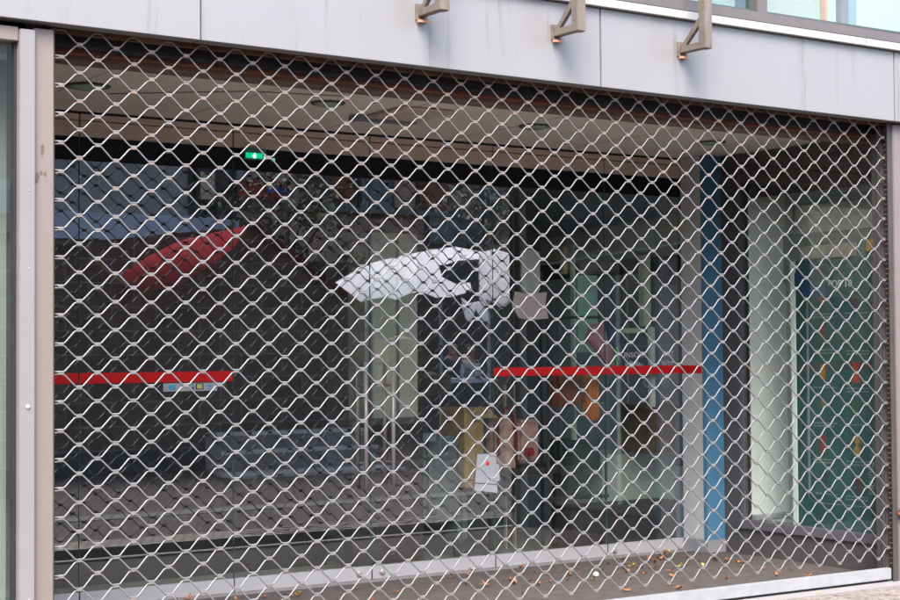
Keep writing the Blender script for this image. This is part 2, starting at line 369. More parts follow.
struct('interior_floor', box('interior_floor', mat('shop_floor', (.42, .44, .39), .35, 0, .08, 3), -.4, 12.1, GY + .09, 9.1, -.10, .012))
struct('display_floor', box('display_floor', mat('display_floor', (.42, .46, .42), .5, 0, .08, 3), XS + .102, 12.1, .16, GY + .08, .10, .26))
struct('recess_floor', box('recess_floor', M['floor'], -.10, XS + .1, .07, GY + .085, -.12, .0))
struct('threshold_strip', box('threshold_strip', M['strip'], -.4, 13, -.165, .068, -.12, .004))
# ceiling seams and marks
for x in (.52, 1.55, 2.60, 3.64, 4.68): box('ceiling_joint', M['seam'], x, x + .004, .37, 2.11, 3.0685, 3.0695, bd)
pa = [(.8, 1.4), (1.45, .9), (2.0, .78)]
MB().tube([(x, y, 3.067) for x, y in pa], .0035, 6).build('ceiling_cable', M['seam'], bd)

# ------------------------------------------------------------------ recessed lights
def ceiling_light(x, y, r, label):
    t = thing('ceiling_light', (x, y, 3.069), label, 'ceiling light', 'round lights in the recess ceiling')
    MB().lathe([(r*.86, -.004), (r*.86, -.012), (r, -.008), (r, -.001)], (x, y, 3.069)).build('light_ring', M['lampring'], t, smooth=False)
    MB().lathe([(r*.15, -.026), (r*.55, -.022), (r*.84, -.008), (r*.84, -.002)], (x, y, 3.069)).build('light_glass', M['lampglass'], t)
    return t
for (px, py, r, lb) in ((88, 87, .125, 'round recessed lamp with greenish glass, nearest the left jamb'), (328, 104, .105, 'round recessed lamp left of the pale square ceiling panel'),
                        (535, 127, .11, 'round recessed lamp right of the pale square ceiling panel'), (712, 143, .10, 'round recessed lamp above the blue pilaster')):
    p = on(px, py, 2, 3.06); ceiling_light(p.x, p.y, r, lb)
p = on(418, 112, 2, 3.06)
t = thing('ceiling_hatch', (p.x, p.y, 3.065), 'pale square access panel with a blue-grey edge in the recess ceiling', 'hatch')
box('hatch_cover', mat('hatch_paint', (.66, .56, .50), .6), p.x - .19, p.x + .19, p.y - .14, p.y + .30, 3.045, 3.064, t, .003)
box('hatch_edge', mat('hatch_edge', (.22, .24, .28), .6), p.x - .26, p.x + .20, p.y + .31, p.y + .42, 3.040, 3.064, t, .003)

# ------------------------------------------------------------------ glazed shopfront
sf = thing('glazed_shopfront', (3.4, GY, 0), 'frameless glass shopfront with two glass doors and white base rails', 'shopfront')
sx = [-.03, .904, 1.954, 2.995, 4.032, 5.069, 6.09]
for i in range(6):
    a, b = sx[i] + .004, sx[i+1] - .004
    door = i in (2, 3)
    p = MB().box(a, b, GY, GY + .010, .096, 2.908).build('glass_door' if door else 'fixed_pane', M['glass'], sf)
    if door: p['label'] = 'frameless glass door with tall tube handle, ' + ('hinged left' if i == 2 else 'hinged right')
    MB().box(a, b, GY - .012, GY + .022, .004, .095).build('base_rail', M['alu'], p, .002)
    MB().box(a - .0035, a - .0005, GY, GY + .010, .096, 2.908).build('glass_edge', M['glassedge'], p)
    if door:
        hx = 2.928 if i == 2 else 3.147
        h = MB().tube([(hx, GY - .052, .645), (hx, GY - .052, 1.492)], .0135, 14)
        for z in (.80, 1.33): h.tube([(hx, GY - .052, z), (hx, GY, z)], .008, 8)
        h.build('door_handle', M['steel'], p, smooth=True)
        h = MB().tube([(hx, GY + .062, .645), (hx, GY + .062, 1.492)], .0135, 14)
        for z in (.80, 1.33): h.tube([(hx, GY + .062, z), (hx, GY + .011, z)], .008, 8)
        h.build('door_handle', M['steel'], p, smooth=True)
        lx = on(358 if i == 2 else 381, 576, 1, GY).x
        MB().lathe([(.020, 0), (.020, -.012), (.012, -.016), (.011, -.022)], (lx, GY - .012, .05), 'y', 18).build('door_lock', M['steel'], p)
    if i == 0 or i == 1:
        MB().box(a if i else .2, b - .002, GY - .0022, GY - .0004, 1.377, 1.443).build('red_stripe', M['red'], p)
    if i in (4, 5):
        MB().box(a, b, GY - .0022, GY - .0004, 1.379, 1.441).build('red_stripe', M['red'], p)
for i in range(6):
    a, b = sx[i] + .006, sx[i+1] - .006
    MB().box(a, b, GY - .004, GY - .0006, 2.762, 2.9075).build('mirrored_dark_band', mat('mirrored_dark_band', (.010, .012, .018), .5, 0, .3, 2, spec=.2), sf)  # dark sheet paints the mirrored grille housing onto the top of the panes
box('sill_strip', M['strip'], -.03, 6.0, GY - .115, GY - .0125, .0008, .0035, sf)
for xj in sx[1:6]: box('rail_joint', M['black'], xj - .0038, xj + .0038, GY - .0112, GY + .02, .004, .096, sf)
lk = on(613, 553, 1, GY)
MB().lathe([(.024, 0), (.024, -.012), (.014, -.02), (.012, -.03)], (lk.x, GY - .012, .05), 'y', 18).build('floor_lock', M['steel'], sf)
# header above the panes: two beige bands with dark joints
for i in range(6):
    a, b = sx[i] + .005, sx[i+1] - .005
    MB().box(a, b, GY - .012, GY + .03, 2.910, 3.008).build('header_band', M['header'], sf, .0015)
    MB().box(a, b, GY - .012, GY + .03, 3.014, 3.052).build('header_band', M['header'], sf, .0015)
box('header_shadow_gap', M['black'], -.03, 6.09, GY + .0, GY + .03, 3.0525, 3.069, sf)
box('header_core', M['black'], -.03, 6.09, GY + .031, GY + .06, 2.909, 3.069, sf)

# ------------------------------------------------------------------ blue pilaster
bp = thing('blue_pilaster', (6.0, 1.93, 0), 'narrow pilaster painted blue on a grey plinth beside the display window', 'pilaster')
box('pilaster_face', M['blue'], XS - .195, XS - .014, 1.86, 1.90, .10, 3.066, bp)
box('pilaster_core', M['greypil'], XS - .195, XS - .014, 1.902, 2.13, .10, 3.066, bp)
box('red_stripe', M['red'], XS - .1975, XS - .1955, 1.905, 2.128, 1.379, 1.441, bp)
box('plinth', M['greyplinth'], XS - .200, XS - .0125, 1.852, 2.13, .0005, .098, bp, .002)

# ------------------------------------------------------------------ display window in the recess side
dw = thing('display_window', (XS, .8, 0), 'side display window with anthracite base, facing left inside the recess', 'display window')
box('base_panel', M['darkwall'], XS - .010, XS + .10, .27, 1.685, .001, .195, dw)
box('sill', M['darkwall2'], XS - .030, XS + .10, .27, 1.685, .196, .262, dw, .003)
box('window_frame', M['darkwall2'], XS - .012, XS + .03, 1.645, 1.685, .264, 3.068, dw)
box('window_frame', M['darkwall2'], XS - .012, XS + .03, .27, .298, .264, 3.068, dw)
MB().box(XS - .004, XS + .006, .299, 1.644, .263, 3.067).build('window_pane', M['glass2'], dw)
box('head_panel', M['darkwall'], XS + .03, XS + .06, .299, 1.643, 2.72, 3.067, dw)
# ---- what stands inside the display
t = thing('pale_banner', (XS + .25, 1.6, .26), 'tall pale green roll-up banner behind the left part of the side display window', 'banner')
MB().box(XS + .03, XS + .42, 1.602, 1.612, .30, 2.86).build('banner_sheet', M['palepanel'], t)
MB().box(XS + .43, XS + .50, 1.602, 1.612, .30, 2.80).build('banner_edge', mat('pale_edge', (.62, .66, .58), .6), t)
box('banner_back', M['darkwall'], XS + .03, XS + .50, 1.6125, 1.63, .263, 2.87, t)
box('banner_foot', M['alu'], XS + .03, XS + .50, 1.56, 1.6115, .262, .298, t, .004)
t = thing('white_post', (XS + .05, 1.13, .26), 'slim white frosted post between the pale banner and the green poster', 'post')
box('post_body', mat('white_post_face', (.75, .84, .82), .5), XS + .010, XS + .030, 1.110, 1.158, .264, 2.21, t, .003)
p1 = lambda y, z: (XS + .02, y, z)
ps = thing('cocktail_poster', (XS + .02, .56, .27), 'large dark green cocktail menu poster with coloured drinks and small white captions', 'poster')
MB().box(XS + .014, XS + .020, .302, 1.105, .264, 2.21).build('poster_sheet', M['poster'], ps)
def pp(px, py): q = on(px, py, 0, XS + .012); return q
pr = MB()
xx = XS + .0125
def prbox(px0, py0, px1, py1, k=0):
    a = pp(px0, py0); b = pp(px1, py1); pr.cur = k
    pr.box(xx - .001, xx + .001, min(a.y, b.y), max(a.y, b.y), min(a.z, b.z), max(a.z, b.z))
# thin frame line with open top
for (a, b) in (((808, 300), (808.7, 492)), ((877, 300), (877.6, 492)), ((815, 502), (868, 508))): prbox(*a, *b, 0)
pr.tube([pp(808.5, 490), pp(809, 497), pp(813, 501.5), pp(816, 502.3)], .0012, 5); pr.tube([pp(877, 492), pp(876, 502), pp(872, 507), pp(867, 507.5)], .0012, 5)
pr.tube([pp(806, 296), pp(808, 288), pp(814, 285.5), pp(826, 284.5)], .0012, 5); pr.tube([pp(851, 283), pp(866, 282), pp(874, 285), pp(876, 296)], .0012, 5)
pr.build('poster_frame_line', M['grey'], ps)
MB().slab([pp(790, 275) , pp(797, 272), pp(810, 282), pp(833, 286), pp(828, 296), pp(813, 299), pp(800, 296), pp(790, 282)], (-.0012, 0, 0)).build('blue_swoosh', mat('poster_blue', (.004, .05, .14), .5), ps)
c = pp(839, 284); text('poster_title', 'TOP 10', .075, M['white'], ps, (xx, c.y, c.z), (0, -1, 0), (0, 0, 1))
drinks = [(822, 300, 4, 13, (.5, .10, .03), 'r'), (856, 305, 7, 20, (.16, .12, .12), 'g'), (823, 332, 4, 16, (.30, .07, .04), 'r'), (856, 338, 5, 14, (.10, .16, .2), 'g'),
          (823, 372, 5, 18, (.75, .33, .02), 'r'), (856, 373, 6, 24, (.75, .09, .03), 't'), (823, 404, 4, 10, (.6, .25, .05), 'g'), (856, 408, 6, 16, (.02, .22, .06), 'r'),
          (823, 444, 5, 21, (.5, .02, .02), 'r'), (857, 446, 6, 20, (.72, .40, .05), 't'), (826, 478, 5, 10, (.06, .05, .08), 'g'), (858, 486, 3.5, 16, (.22, .03, .03), 'r')]
for k, (px, py, w, h, cc, sh) in enumerate(drinks):
    cc = tuple(v * .36 + .01 for v in cc); w *= .8; h *= .85; dm = mat('drink_%d' % k, cc, .5, 0, .35, 30)
    a = []
    if sh == 'r': sil = [(-.8, -1), (.8, -1), (.6, .6), (.75, 1), (-.75, 1), (-.6, .6)]
    elif sh == 't': sil = [(-1, -1), (1, -1.05), (.55, -.35), (.12, -.1), (.85, .35), (.95, .8), (.4, 1), (-.5, 1), (-.95, .75), (-.6, .2), (-.12, -.1), (-.55, -.4)]
    else: sil = [(-.9, -1), (.9, -1), (.75, -.2), (.15, .2), (.15, .85), (.7, 1), (-.7, 1), (-.15, .85), (-.15, .2), (-.75, -.2)]
    MB().slab([pp(px + sx_ * w * .9, py + sy_ * h * .5) for sx_, sy_ in sil], (-.001, 0, 0)).build('drink_picture', dm, ps)
caps = ['Sex Mojito', 'Mojito Classico', 'Rum Punch', 'Blue Lagoon Spritz', 'Mango Daiquiri', 'Strawberry', 'Espresso Martini', 'Green Garden', 'Campari Orange', 'Pina Colada', 'Black Gin', 'Negroni']
for k, (px, py) in enumerate(((823, 314), (856, 313), (824, 350), (858, 351), (824, 387.5), (858, 388.5), (824, 423), (857, 425), (824, 459.5), (858, 462), (826, 494), (857, 497))):
    c = pp(px, py); 
    cb = MB(); 
    for ln in range(2 if k % 3 != 1 else 1):
        x = -.105
        while x < .10:
            w = random.uniform(.012, .04); cb.box(xx - .0008, xx + .0006, c.y - x - w, c.y - x, c.z - ln * .022 - .004, c.z - ln * .022 + .0035); x += w + .008
        if ln == 0 and k % 2: pass
    cb.build('caption', M['grey'], ps)
c = pp(871, 478); text('poster_side_letters', 'DRINKS', .07, M['grey'], ps, (xx, c.y, c.z), (0, 0, -1), (0, -1, 0))
# band of pictures above the poster
t = thing('picture_strip', (XS + .1, .6, 2.2), 'cream and orange picture strip above the green poster in the display window', 'sign')
box('strip_board', mat('cream_print', (.42, .40, .32), .6, 0, .25, 14), XS + .06, XS + .075, .56, 1.10, 2.225, 2.32, t)
box('strip_picture', mat('orange_print', (.85, .35, .06), .6, 0, .5, 26), XS + .06, XS + .075, .32, .46, 2.255, 2.335, t)
t = thing('added_sky_board', (XS + .1, .7, 2.3), 'added grey-green board blocking the sky in the gap above the green poster', 'board')  # added board, blocks bright sky showing through above the poster
box('board_face', mat('grey_green_board', (.20, .23, .20), .6, 0, .1, 4), XS + .088, XS + .10, .27, 1.30, 2.05, 2.42, t)
t = thing('display_bulkhead', (XS + 1.2, 1, 2.3), 'pale green bulkhead above a dark rail, seen high behind the side display glass', 'bulkhead')
box('bulkhead_face', M['paleband'], XS + .55, XS + .70, .16, 2.10, 2.42, 2.68, t)
box('bulkhead_rail', mat('navy_rail', (.02, .03, .06), .4), XS + .52, XS + .72, .16, 2.10, 2.37, 2.418, t)
box('curtain_track', mat('pale_track', (.35, .40, .38), .4), XS + .50, XS + .53, .16, 2.10, 2.33, 2.345, t)
# ------------------------------------------------------------------ stickers and papers on the glass
t = thing('door_sticker', (1.65, GY - .003, 1.33), 'small white sticker strip with blue and yellow card symbols under the left red stripe', 'sticker')
box('sticker_sheet', mat('sticker_white', (.42, .43, .40), .5), 1.462, 1.838, GY - .004, GY - .0026, 1.318, 1.370, t)
cy = mat('sticker_cyan', (.04, .38, .58), .5); ye = mat('sticker_yellow', (.62, .58, .22), .5); bl = mat('sticker_blue', (.02, .10, .32), .5); bk = mat('sticker_black', (.02, .02, .02), .5)
yy0, yy1 = GY - .0052, GY - .0042
s = MB(); s.cur = 0; s.box(1.50, 1.548, yy0, yy1, 1.328, 1.360)
s.slab([(1.585, yy1, 1.352), (1.60, yy1, 1.360), (1.645, yy1, 1.358), (1.650, yy1, 1.348), (1.63, yy1, 1.340), (1.60, yy1, 1.344)], (0, -.001, 0))
s.slab([(1.762, yy1, 1.345), (1.775, yy1, 1.352), (1.782, yy1, 1.362), (1.79, yy1, 1.352), (1.808, yy1, 1.346), (1.785, yy1, 1.338)], (0, -.001, 0)); s.box(1.765, 1.806, yy0, yy1, 1.326, 1.332)
s.cur = 1; s.box(1.694, 1.732, yy0 - .0006, yy1, 1.333, 1.361)
s.cur = 2; s.box(1.660, 1.674, yy0, yy1, 1.322, 1.346)
s.cur = 3; s.box(1.640, 1.650, yy0, yy1, 1.358, 1.366); s.box(1.686, 1.740, yy0 + .0004, yy1, 1.327, 1.366); s.box(1.659, 1.668, yy0, yy1, 1.358, 1.366)
s.build('sticker_symbol', [cy, ye, bl, bk], t)
c = Vector((1.524, GY - .0054, 1.344)); text('sticker_letter', 'e', .035, mat('sticker_white', (1, 1, 1)), t, c, (1, 0, 0), (0, 0, 1))
t = MB()
pts = [on(px, py, 1, GY - .012) for px, py in ((515, 291.5), (530, 294), (547, 292), (545.5, 303), (548.5, 318.5), (530, 320), (519, 318), (512, 306))]
t.slab(pts, (0, .002, 0)); o = t.build('cardboard_sheet', M['card'], loc=pts[0]); tag(o, 'crumpled pinkish cardboard sheet taped to the glass above the right red stripe', 'cardboard')
t = thing('paper_notice', (3.95, GY - .004, .54), 'white paper notice with an orange-red dot on the glass beside the right door', 'notice')
pts = [on(px, py, 1, GY - .004) for px, py in ((477, 454), (496, 453), (497.5, 493), (474, 490))]
MB().slab(pts, (0, .002, 0)).build('notice_sheet', M['paper'], t)
pts = [on(px, py, 1, GY - .007) for px, py in ((495, 463), (499, 465), (500, 480), (497, 482))]
MB().slab(pts, (0, .002, 0)).build('notice_flap', M['paper'], t)
c = on(487.5, 463.5, 1, GY - .005); MB().lathe([(.016, 0), (.016, -.0015)], c, 'y', 16).build('red_dot', mat('orange_red_dot', (.85, .06, .01), .5), t)
a, b = on(475, 483, 1, GY - .006), on(497, 484.5, 1, GY - .006)
MB().tube([a, b], .0022, 5).build('notice_fold_line', bk, t)
a, b, c = on(477, 454, 1, GY - .006), on(496, 453, 1, GY - .006), on(474, 490, 1, GY - .006)
MB().tube([b, a, c], .0022, 5).build('notice_edge', mat('dark_edge', (.08, .09, .10)), t)
# lettering on the far right pane
t = thing('opening_notice', (5.4, GY + .013, 1.3), 'faint white lettering panel on the right glass pane above and below the red stripe', 'lettering')
c = on(634, 355, 1, GY - .001); text('lettering', 'UNSORT', .058, M['white'], t, c, (1, 0, 0), (0, 0, 1), .0004, font_sx=1.15)
c = on(668, 354, 1, GY - .001); text('lettering', 'GUT', .058, M['white'], t, c, (1, 0, 0), (0, 0, 1), .0004)
c = on(634, 365, 1, GY - .001); text('lettering', 'Washdo', .045, M['white'], t, c, (1, 0, 0), (0, 0, 1), .0004, font_sx=1.2)
c = on(668, 364, 1, GY - .001); text('lettering', 'zu UT', .045, M['white'], t, c, (1, 0, 0), (0, 0, 1), .0004)
c = on(668, 372, 1, GY - .001) ; c.z = 1.452 + .018; text('lettering', 'ab 25 we', .036, M['white'], t, c, (1, 0, 0), (0, 0, 1), .0004)
c = on(634, 372, 1, GY - .001) ; c.z = 1.452 + .018; text('lettering', 'ab uns', .036, M['white'], t, c, (1, 0, 0), (0, 0, 1), .0004)
a, b = on(622, 346, 1, GY - .001), on(677, 346, 1, GY - .001); MB().tube([a, b], .0018, 5).build('lettering_rule', M['grey'], t)
for px in (647, 665):
    c = on(px, 383, 1, GY - .001)
    m_ = MB(); m_.tube([c + Vector((.032*math.cos(k/20*2*math.pi), 0, .032*math.sin(k/20*2*math.pi))) for k in range(21)], .0038, 6)
    m_.tube([c + Vector((-.02, 0, -.02)), c + Vector((.02, 0, .02))], .003, 6); m_.build('round_symbol', M['grey'], t)

# ------------------------------------------------------------------ exit sign
e = on(256, 155, 1, 2.09)
t = thing('exit_sign', (e.x, 2.09, e.z), 'small lit green emergency exit sign mounted under the beige header at the left pane joint', 'exit sign')
box('sign_housing', mat('sign_housing', (.05, .22, .15), .4), e.x - .078, e.x + .078, 2.10, 2.1455, e.z - .028, e.z + .045, t)
box('sign_face', emit_mat('exit_green', (.0, .66, .32), .19), e.x - .070, e.x + .050, 2.093, 2.099, e.z - .020, e.z + .014, t)
mn = MB(); mw = emit_mat('exit_white', (.8, 1, .9), .2)
mn.box(e.x - .02, e.x + .002, 2.089, 2.092, e.z - .022, e.z + .004); mn.lathe([(.006, 0), (.006, -.002)], (e.x - .008, 2.091, e.z + .009), 'y', 10)
mn.slab([(e.x - .034, 2.091, e.z - .01), (e.x - .02, 2.091, e.z), (e.x - .02, 2.091, e.z - .006)], (0, -.002, 0))
mn.box(e.x + .062, e.x + .074, 2.093, 2.098, e.z - .022, e.z + .01)
mn.build('running_figure', mw, t)
box('status_lamp', emit_mat('status_green', (.05, .4, .25), .4), e.x + .13, e.x + .145, 2.10, 2.12, e.z - .028, e.z - .012, t)

# ------------------------------------------------------------------ brackets on the fascia
def bracket(x, zb, label):
    t = thing('sign_bracket', (x, -.10, zb), label, 'bracket', 'weathered sign brackets on the fascia')
    MB().box(x - .035, x + .035, -.112, -.1005, zb - .045, zb + .045).build('wall_plate', M['rustplate'], t, .002)
    MB().box(x - .024, x + .024, -.285, -.1125, zb - .025, zb + .017).build('bracket_arm', M['rustbracket'], t, .003)
    MB().box(x - .031, x + .031, -.342, -.286, zb - .028, zb + .9).build('bracket_post', M['rustbracket'], t, .003)
    MB().slab([(x - .012, -.113, zb + .020), (x - .012, -.150, zb + .020), (x - .012, -.2855, zb + .135), (x - .012, -.2855, zb + .185)], (.024, 0, 0)).build('bracket_brace', M['rustbracket'], t)
    MB().box(x - .03, x + .03, -.135, -.1125, zb - .058, zb - .046).build('bracket_foot', M['copper'], t)
    return t
BX = []
bracket(1.985, 3.402, 'leftmost weathered steel bracket on the grey fascia')
bracket(2.905, 3.386, 'middle weathered steel bracket left of the fascia joint')
bracket(3.862, 3.382, 'right weathered steel bracket, tallest, crossing the white ledge')

# ------------------------------------------------------------------ neighbouring window on the left
nb = thing('neighbour_window', (-.9, 0, 0), 'tall greenish shop window with light frame left of the jamb', 'window')
MB().box(-.228, -.1535, -.075, .10, 0, 3.09).build('window_frame', M['framelight'], nb, .004)
box('frame_gasket', M['black'], -.240, -.229, -.03, .08, .12, 3.03, nb)
MB().box(-3.2, -.229, -.06, .10, 3.032, 3.10).build('window_frame', M['jamb'], nb, .004)
box('window_frame', M['framelight'], -3.2, -.229, -.06, .10, 0, .10, nb)
MB().box(-3.2, -.241, -.004, .008, .101, 3.031).build('window_pane', M['glass3'], nb)
MB().lathe([(.011, 0), (.010, -.004), (.004, -.008)], (on(28, 407, 1, -.075).x, -.0755, on(28, 407, 1, -.075).z), 'y', 14).build('frame_button', M['alu'], nb)
for zz in (268, 190, 600):
    q = on(29, zz, 1, -.075); MB().lathe([(.0035, 0), (.003, -.003)], (q.x, -.0755, q.z), 'y', 8).build('frame_screw', M['alu'], nb)
box('room_wall', mat('neighbour_wall', (.26, .29, .26), .7, 0, .1, 2), -3.2, -.13, .30, .33, 0, 3.1, nb)
box('room_curtain', mat('neighbour_curtain', (.25, .275, .25), .8, 0, .25, 2, stretch=(14, 1, .2)), -3.2, -.22, .14, .17, .1, 1.45, nb)
box('room_ceiling', mat('neighbour_ceiling', (.7, .74, .7), .8), -3.2, -.13, .12, .299, 3.0, 3.05, nb)
box('room_shelf', mat('neighbour_shelf', (.5, .45, .36), .8), -.9, -.27, .2, .28, 2.35, 2.42, nb)
q = MB().tube([(-.60, .22, .70), (-.36, .22, .83), (-.28, .22, .85)], .016, 8); q.build('red_ribbon', mat('red_ribbon', (.7, .05, .03), .5), nb)

# padlock on the right jamb
c = on(899, 513, 1, -.05)
t = thing('padlock', c, 'small black padlock with an orange band on the right jamb', 'lock')
MB().lathe([(.020, -.03), (.026, -.02), (.026, .015), (.018, .028)], (c.x + .01, -.066, c.z), 'z', 16).build('lock_body', M['guide'], t)
MB().lathe([(.0275, -.006), (.0275, .006)], (c.x + .01, -.066, c.z), 'z', 16).build('lock_band', emit_mat('orange_plastic', (.9, .16, .02), .0), t)
bpy.data.materials['orange_plastic'].node_tree.nodes['Principled BSDF'].inputs['Base Color'].default_value = (.9, .14, .02, 1)
MB().tube([(c.x - .002, -.066, c.z + .02), (c.x - .002, -.066, c.z + .045), (c.x + .022, -.066, c.z + .045), (c.x + .022, -.066, c.z + .02)], .004, 8).build('lock_shackle', M['steel'], t)

# ------------------------------------------------------------------ pavement
sett = brick_mat('far_setts', (.085, .062, .055), (.12, .095, .085), (.03, .025, .022), .11, .11, 'xy', .85, .010)
struct('street_pavement', box('street_pavement', sett, -40, 60, -60, -1.301, -.16, -.012))
near = MB(); stm = mat('sett_stone', (.20, .175, .155), .8, 0, .3, 9, .4, 120, .3)
x = 3.6
while x < 7.6:
    y = -.172
    while y > -1.2:
        s_ = .085 + random.uniform(-.006, .006)
        z = -.001 + random.uniform(-.006, .004)
        ox = random.uniform(-.005, .005)
        near.slab([(x + ox + .008, y - s_ + .004, z), (x + ox + s_ - .008, y - s_ + .004, z), (x + ox + s_ - .002, y - s_ + .012, z), (x + ox + s_ - .002, y - .012, z), (x + ox + s_ - .010, y - .004, z), (x + ox + .010, y - .004, z), (x + ox, y - .012, z), (x + ox, y - s_ + .012, z)], (0, 0, -.05))
        y -= .093
    x += .094
struct('paving_strip', box('paving_strip', brick_mat('pale_setts', (.25, .215, .19), (.31, .27, .24), (.08, .07, .06), .094, .093, 'xy', .85, .010), -12, 30, -1.3, -.1665, -.1, -.008))
o = near.build('stone_setts', stm, bevel=.004); o['kind'] = 'structure'
# gutter line and a darker carriageway band mirrored low in the glass
struct('street_gutter', box('street_gutter', mat('gutter_stone', (.14, .13, .125), .8, 0, .2, 5), -40, 60, -3.3, -2.9, -.05, -.006))

# ------------------------------------------------------------------ fallen leaves
def leaf(name, m, s):
    mb = MB(); n = 10; top = []
    for k in range(n):
        a = k / n * 2 * math.pi; r = s * (1 + .35 * math.cos(2*a)) * (1 if k % 2 else .72)
        x, y = r * math.cos(a), r * math.sin(a) * .75; top.append((x, y, .006 + .5 * (x*x + y*y) / s * random.uniform(.5, 1.3)))
    c = [(0, 0, .002)]
    vs = c + top; fs = [(0, 1 + k, 1 + (k+1) % n) for k in range(n)]
    lo = [(a, b, z - .0012) for a, b, z in vs]; k0 = len(vs)
    fs += [(k0, k0 + 1 + (k+1) % n, k0 + 1 + k) for k in range(n)] + [(1 + k, k0 + 1 + k, k0 + 1 + (k+1) % n, 1 + (k+1) % n) for k in range(n)]
    mb.add(vs + lo, fs); mb.tube([(0, 0, .003), (-s * 1.3, 0, .006), (-s * 1.9, .1 * s, .010)], .0011, 5)
    return mb.build(name, m)
LC = [('orange', mat('leaf_orange', (.36, .14, .05), .7, 0, .3, 40)), ('brown', mat('leaf_brown', (.20, .085, .035), .8, 0, .3, 40)), ('yellow', mat('leaf_yellow', (.45, .36, .08), .7, 0, .3, 40)), ('green', mat('leaf_green', (.16, .28, .06), .7, 0, .3, 40))]
proto = []
for cn, lm in LC:
    proto.append([leaf('fallen_leaf', lm, random.uniform(.022, .032)) for _ in range(2)])
spots = []
for _ in range(52): spots.append((random.gauss(4.85, .75), random.uniform(1.2, 2.08), 0))
for _ in range(26): spots.append((random.uniform(1.2, 5.8), random.uniform(.9, 2.1), 0))
for _ in range(16): spots.append((random.uniform(3.6, 5.7), random.uniform(.15, 1.6), 0))
for _ in range(16): spots.append((random.uniform(.3, 2.4), random.uniform(1.55, 2.12), 0))
for px, py, ci in ((558, 573, 0), (787, 590, 2), (741, 567, 0), (808, 583, 2), (767, 561, 0), (702, 567, 2), (687, 553, 0), (727, 579, 0), (765, 569, 0), (853, 583, 0), (793, 583, 0), (820, 594, 2)):
    q = on(px, py, 2, .004); spots.append((q.x, q.y, ci))
used = {}
for k, (x, y, c) in enumerate(spots):
    if x > 5.75 and y > 0: x = 5.6
    ci = c if k >= 110 else random.choices([0, 1, 2, 3], [5, 5, 2, 1])[0]
    v = random.randint(0, 1); key = (ci, v)
    o = proto[ci][v] if key not in used else proto[ci][v].copy()
    if key in used: COL.objects.link(o)
    used[key] = 1
    o.location = (x, y, .0045 if y < .07 else .001); 
    if y < -.17: o.location.z = .004
    o.rotation_euler = (random.uniform(-.25, .25), random.uniform(-.25, .25), random.uniform(0, 6.28)); sc_ = random.uniform(.45, 1.15); o.scale = (sc_,) * 3
    o.location.z += .005
    cn = LC[ci][0]; where = 'on the recess floor behind the grille' if y > .07 else 'on the pavement in front of the grille'
    tag(o, 'small dry %s fallen leaf lying %s' % (cn, where), 'leaf', '%s fallen leaves %s' % (cn, where))
for a in proto:
    for o in a:
        if o.location.length < 1e-6: bpy.data.objects.remove(o)
q = on(596, 577, 2, 0); o = MB().lathe([(.006, 0), (.022, .006), (.024, .02), (.014, .032), (.004, .036)], (q.x, q.y, .001), 'z', 9).build('paper_scrap', M['paper'], loc=(q.x, q.y, 0))
tag(o, 'crumpled white paper scrap among the leaves on the recess floor', 'litter')

exec_interior = True
# ================================================================== inside the shop
def I(px, py, y): return on(px, py, 1, y)
def ibox(name, m, px0, py0, px1, py1, y, d, parent=None, bevel=0):
    a, b = I(px0, py0, y), I(px1, py1, y)
    return MB().box(min(a.x, b.x), max(a.x, b.x), y, y + d, max(.013, min(a.z, b.z)), max(a.z, b.z)).build(name, m, parent, bevel)
colm = mat('column_plaster', (.60, .62, .54), .6, 0, .08, 3)
t = thing('shop_column', (4.6, 3.6, 0), 'broad grey-green column just inside the shop behind the doors', 'column')
a, b = I(372, 232, 2.45), I(417, 232, 2.45)
box('column_shaft', colm, a.x, b.x, 2.45, 2.8, .013, a.z, t, .004)
box('column_strip', mat('column_groove', (.22, .24, .21), .6), a.x + (b.x-a.x)*.52, a.x + (b.x-a.x)*.58, 2.444, 2.4495, .02, a.z - .01, t)
box('column_cap', mat('shop_ceiling2', (.03, .03, .03), .8), a.x - .1, b.x + .1, 2.43, 2.83, a.z + .005, 3.088, t)
t = thing('low_counter', (3.7, 2.6, 0), 'dark low counter standing in front of the grey-green column', 'counter')
ibox('counter_body', mat('counter_black', (.035, .03, .03), .5, 0, .3, 6), 352, 424, 424, 560, 2.30, .12, t, .004)
ibox('counter_top', mat('counter_grey', (.12, .12, .12), .4), 350, 420, 425, 423.6, 2.29, .14, t, .003)
t = thing('added_dark_partition', (1.6, 3.0, 0), 'added black partition keeping the shop dark close behind the left glass panes', 'partition')  # added black wall, stands for the unlit left depth of the shop
box('partition_panel', mat('added_shade_black', (.014, .013, .013), .6, 0, .3, 3), -.29, 3.1, 2.95, 3.0, .013, 3.08, t)
box('partition_trim', mat('partition_trim', (.10, .10, .08), .6), .78, .80, 2.93, 2.949, .05, .95, t)
t = thing('glass_tall_case', (6.2, 4.0, 0), 'teal glass cabinet standing in the right of the shop', 'cabinet')
ibox('cabinet_post', mat('teal_post', (.6, .82, .76), .5), 573, 245, 577, 440, 2.62, .04, t)
ibox('cabinet_back', mat('teal_panel', (.42, .74, .66), .5, 0, .15, 3), 577.5, 275, 598, 352, 2.64, .03, t)
ibox('cabinet_base', mat('dark_cab', (.03, .04, .04), .5), 573, 441, 600, 468, 2.62, .3, t)
t = thing('shop_pillar', (7, 5, 0), 'slim cream pillar in the middle of the shop interior', 'pillar')
ibox('pillar_shaft', mat('cream_pillar', (.85, .82, .6), .6), 563.5, 247, 567.5, 270, 2.9, .05, t)
ibox('pillar_hook', mat('cream_pillar', (.46, .45, .34), .6), 563.7, 270.5, 567.3, 274, 2.9, .05, t)
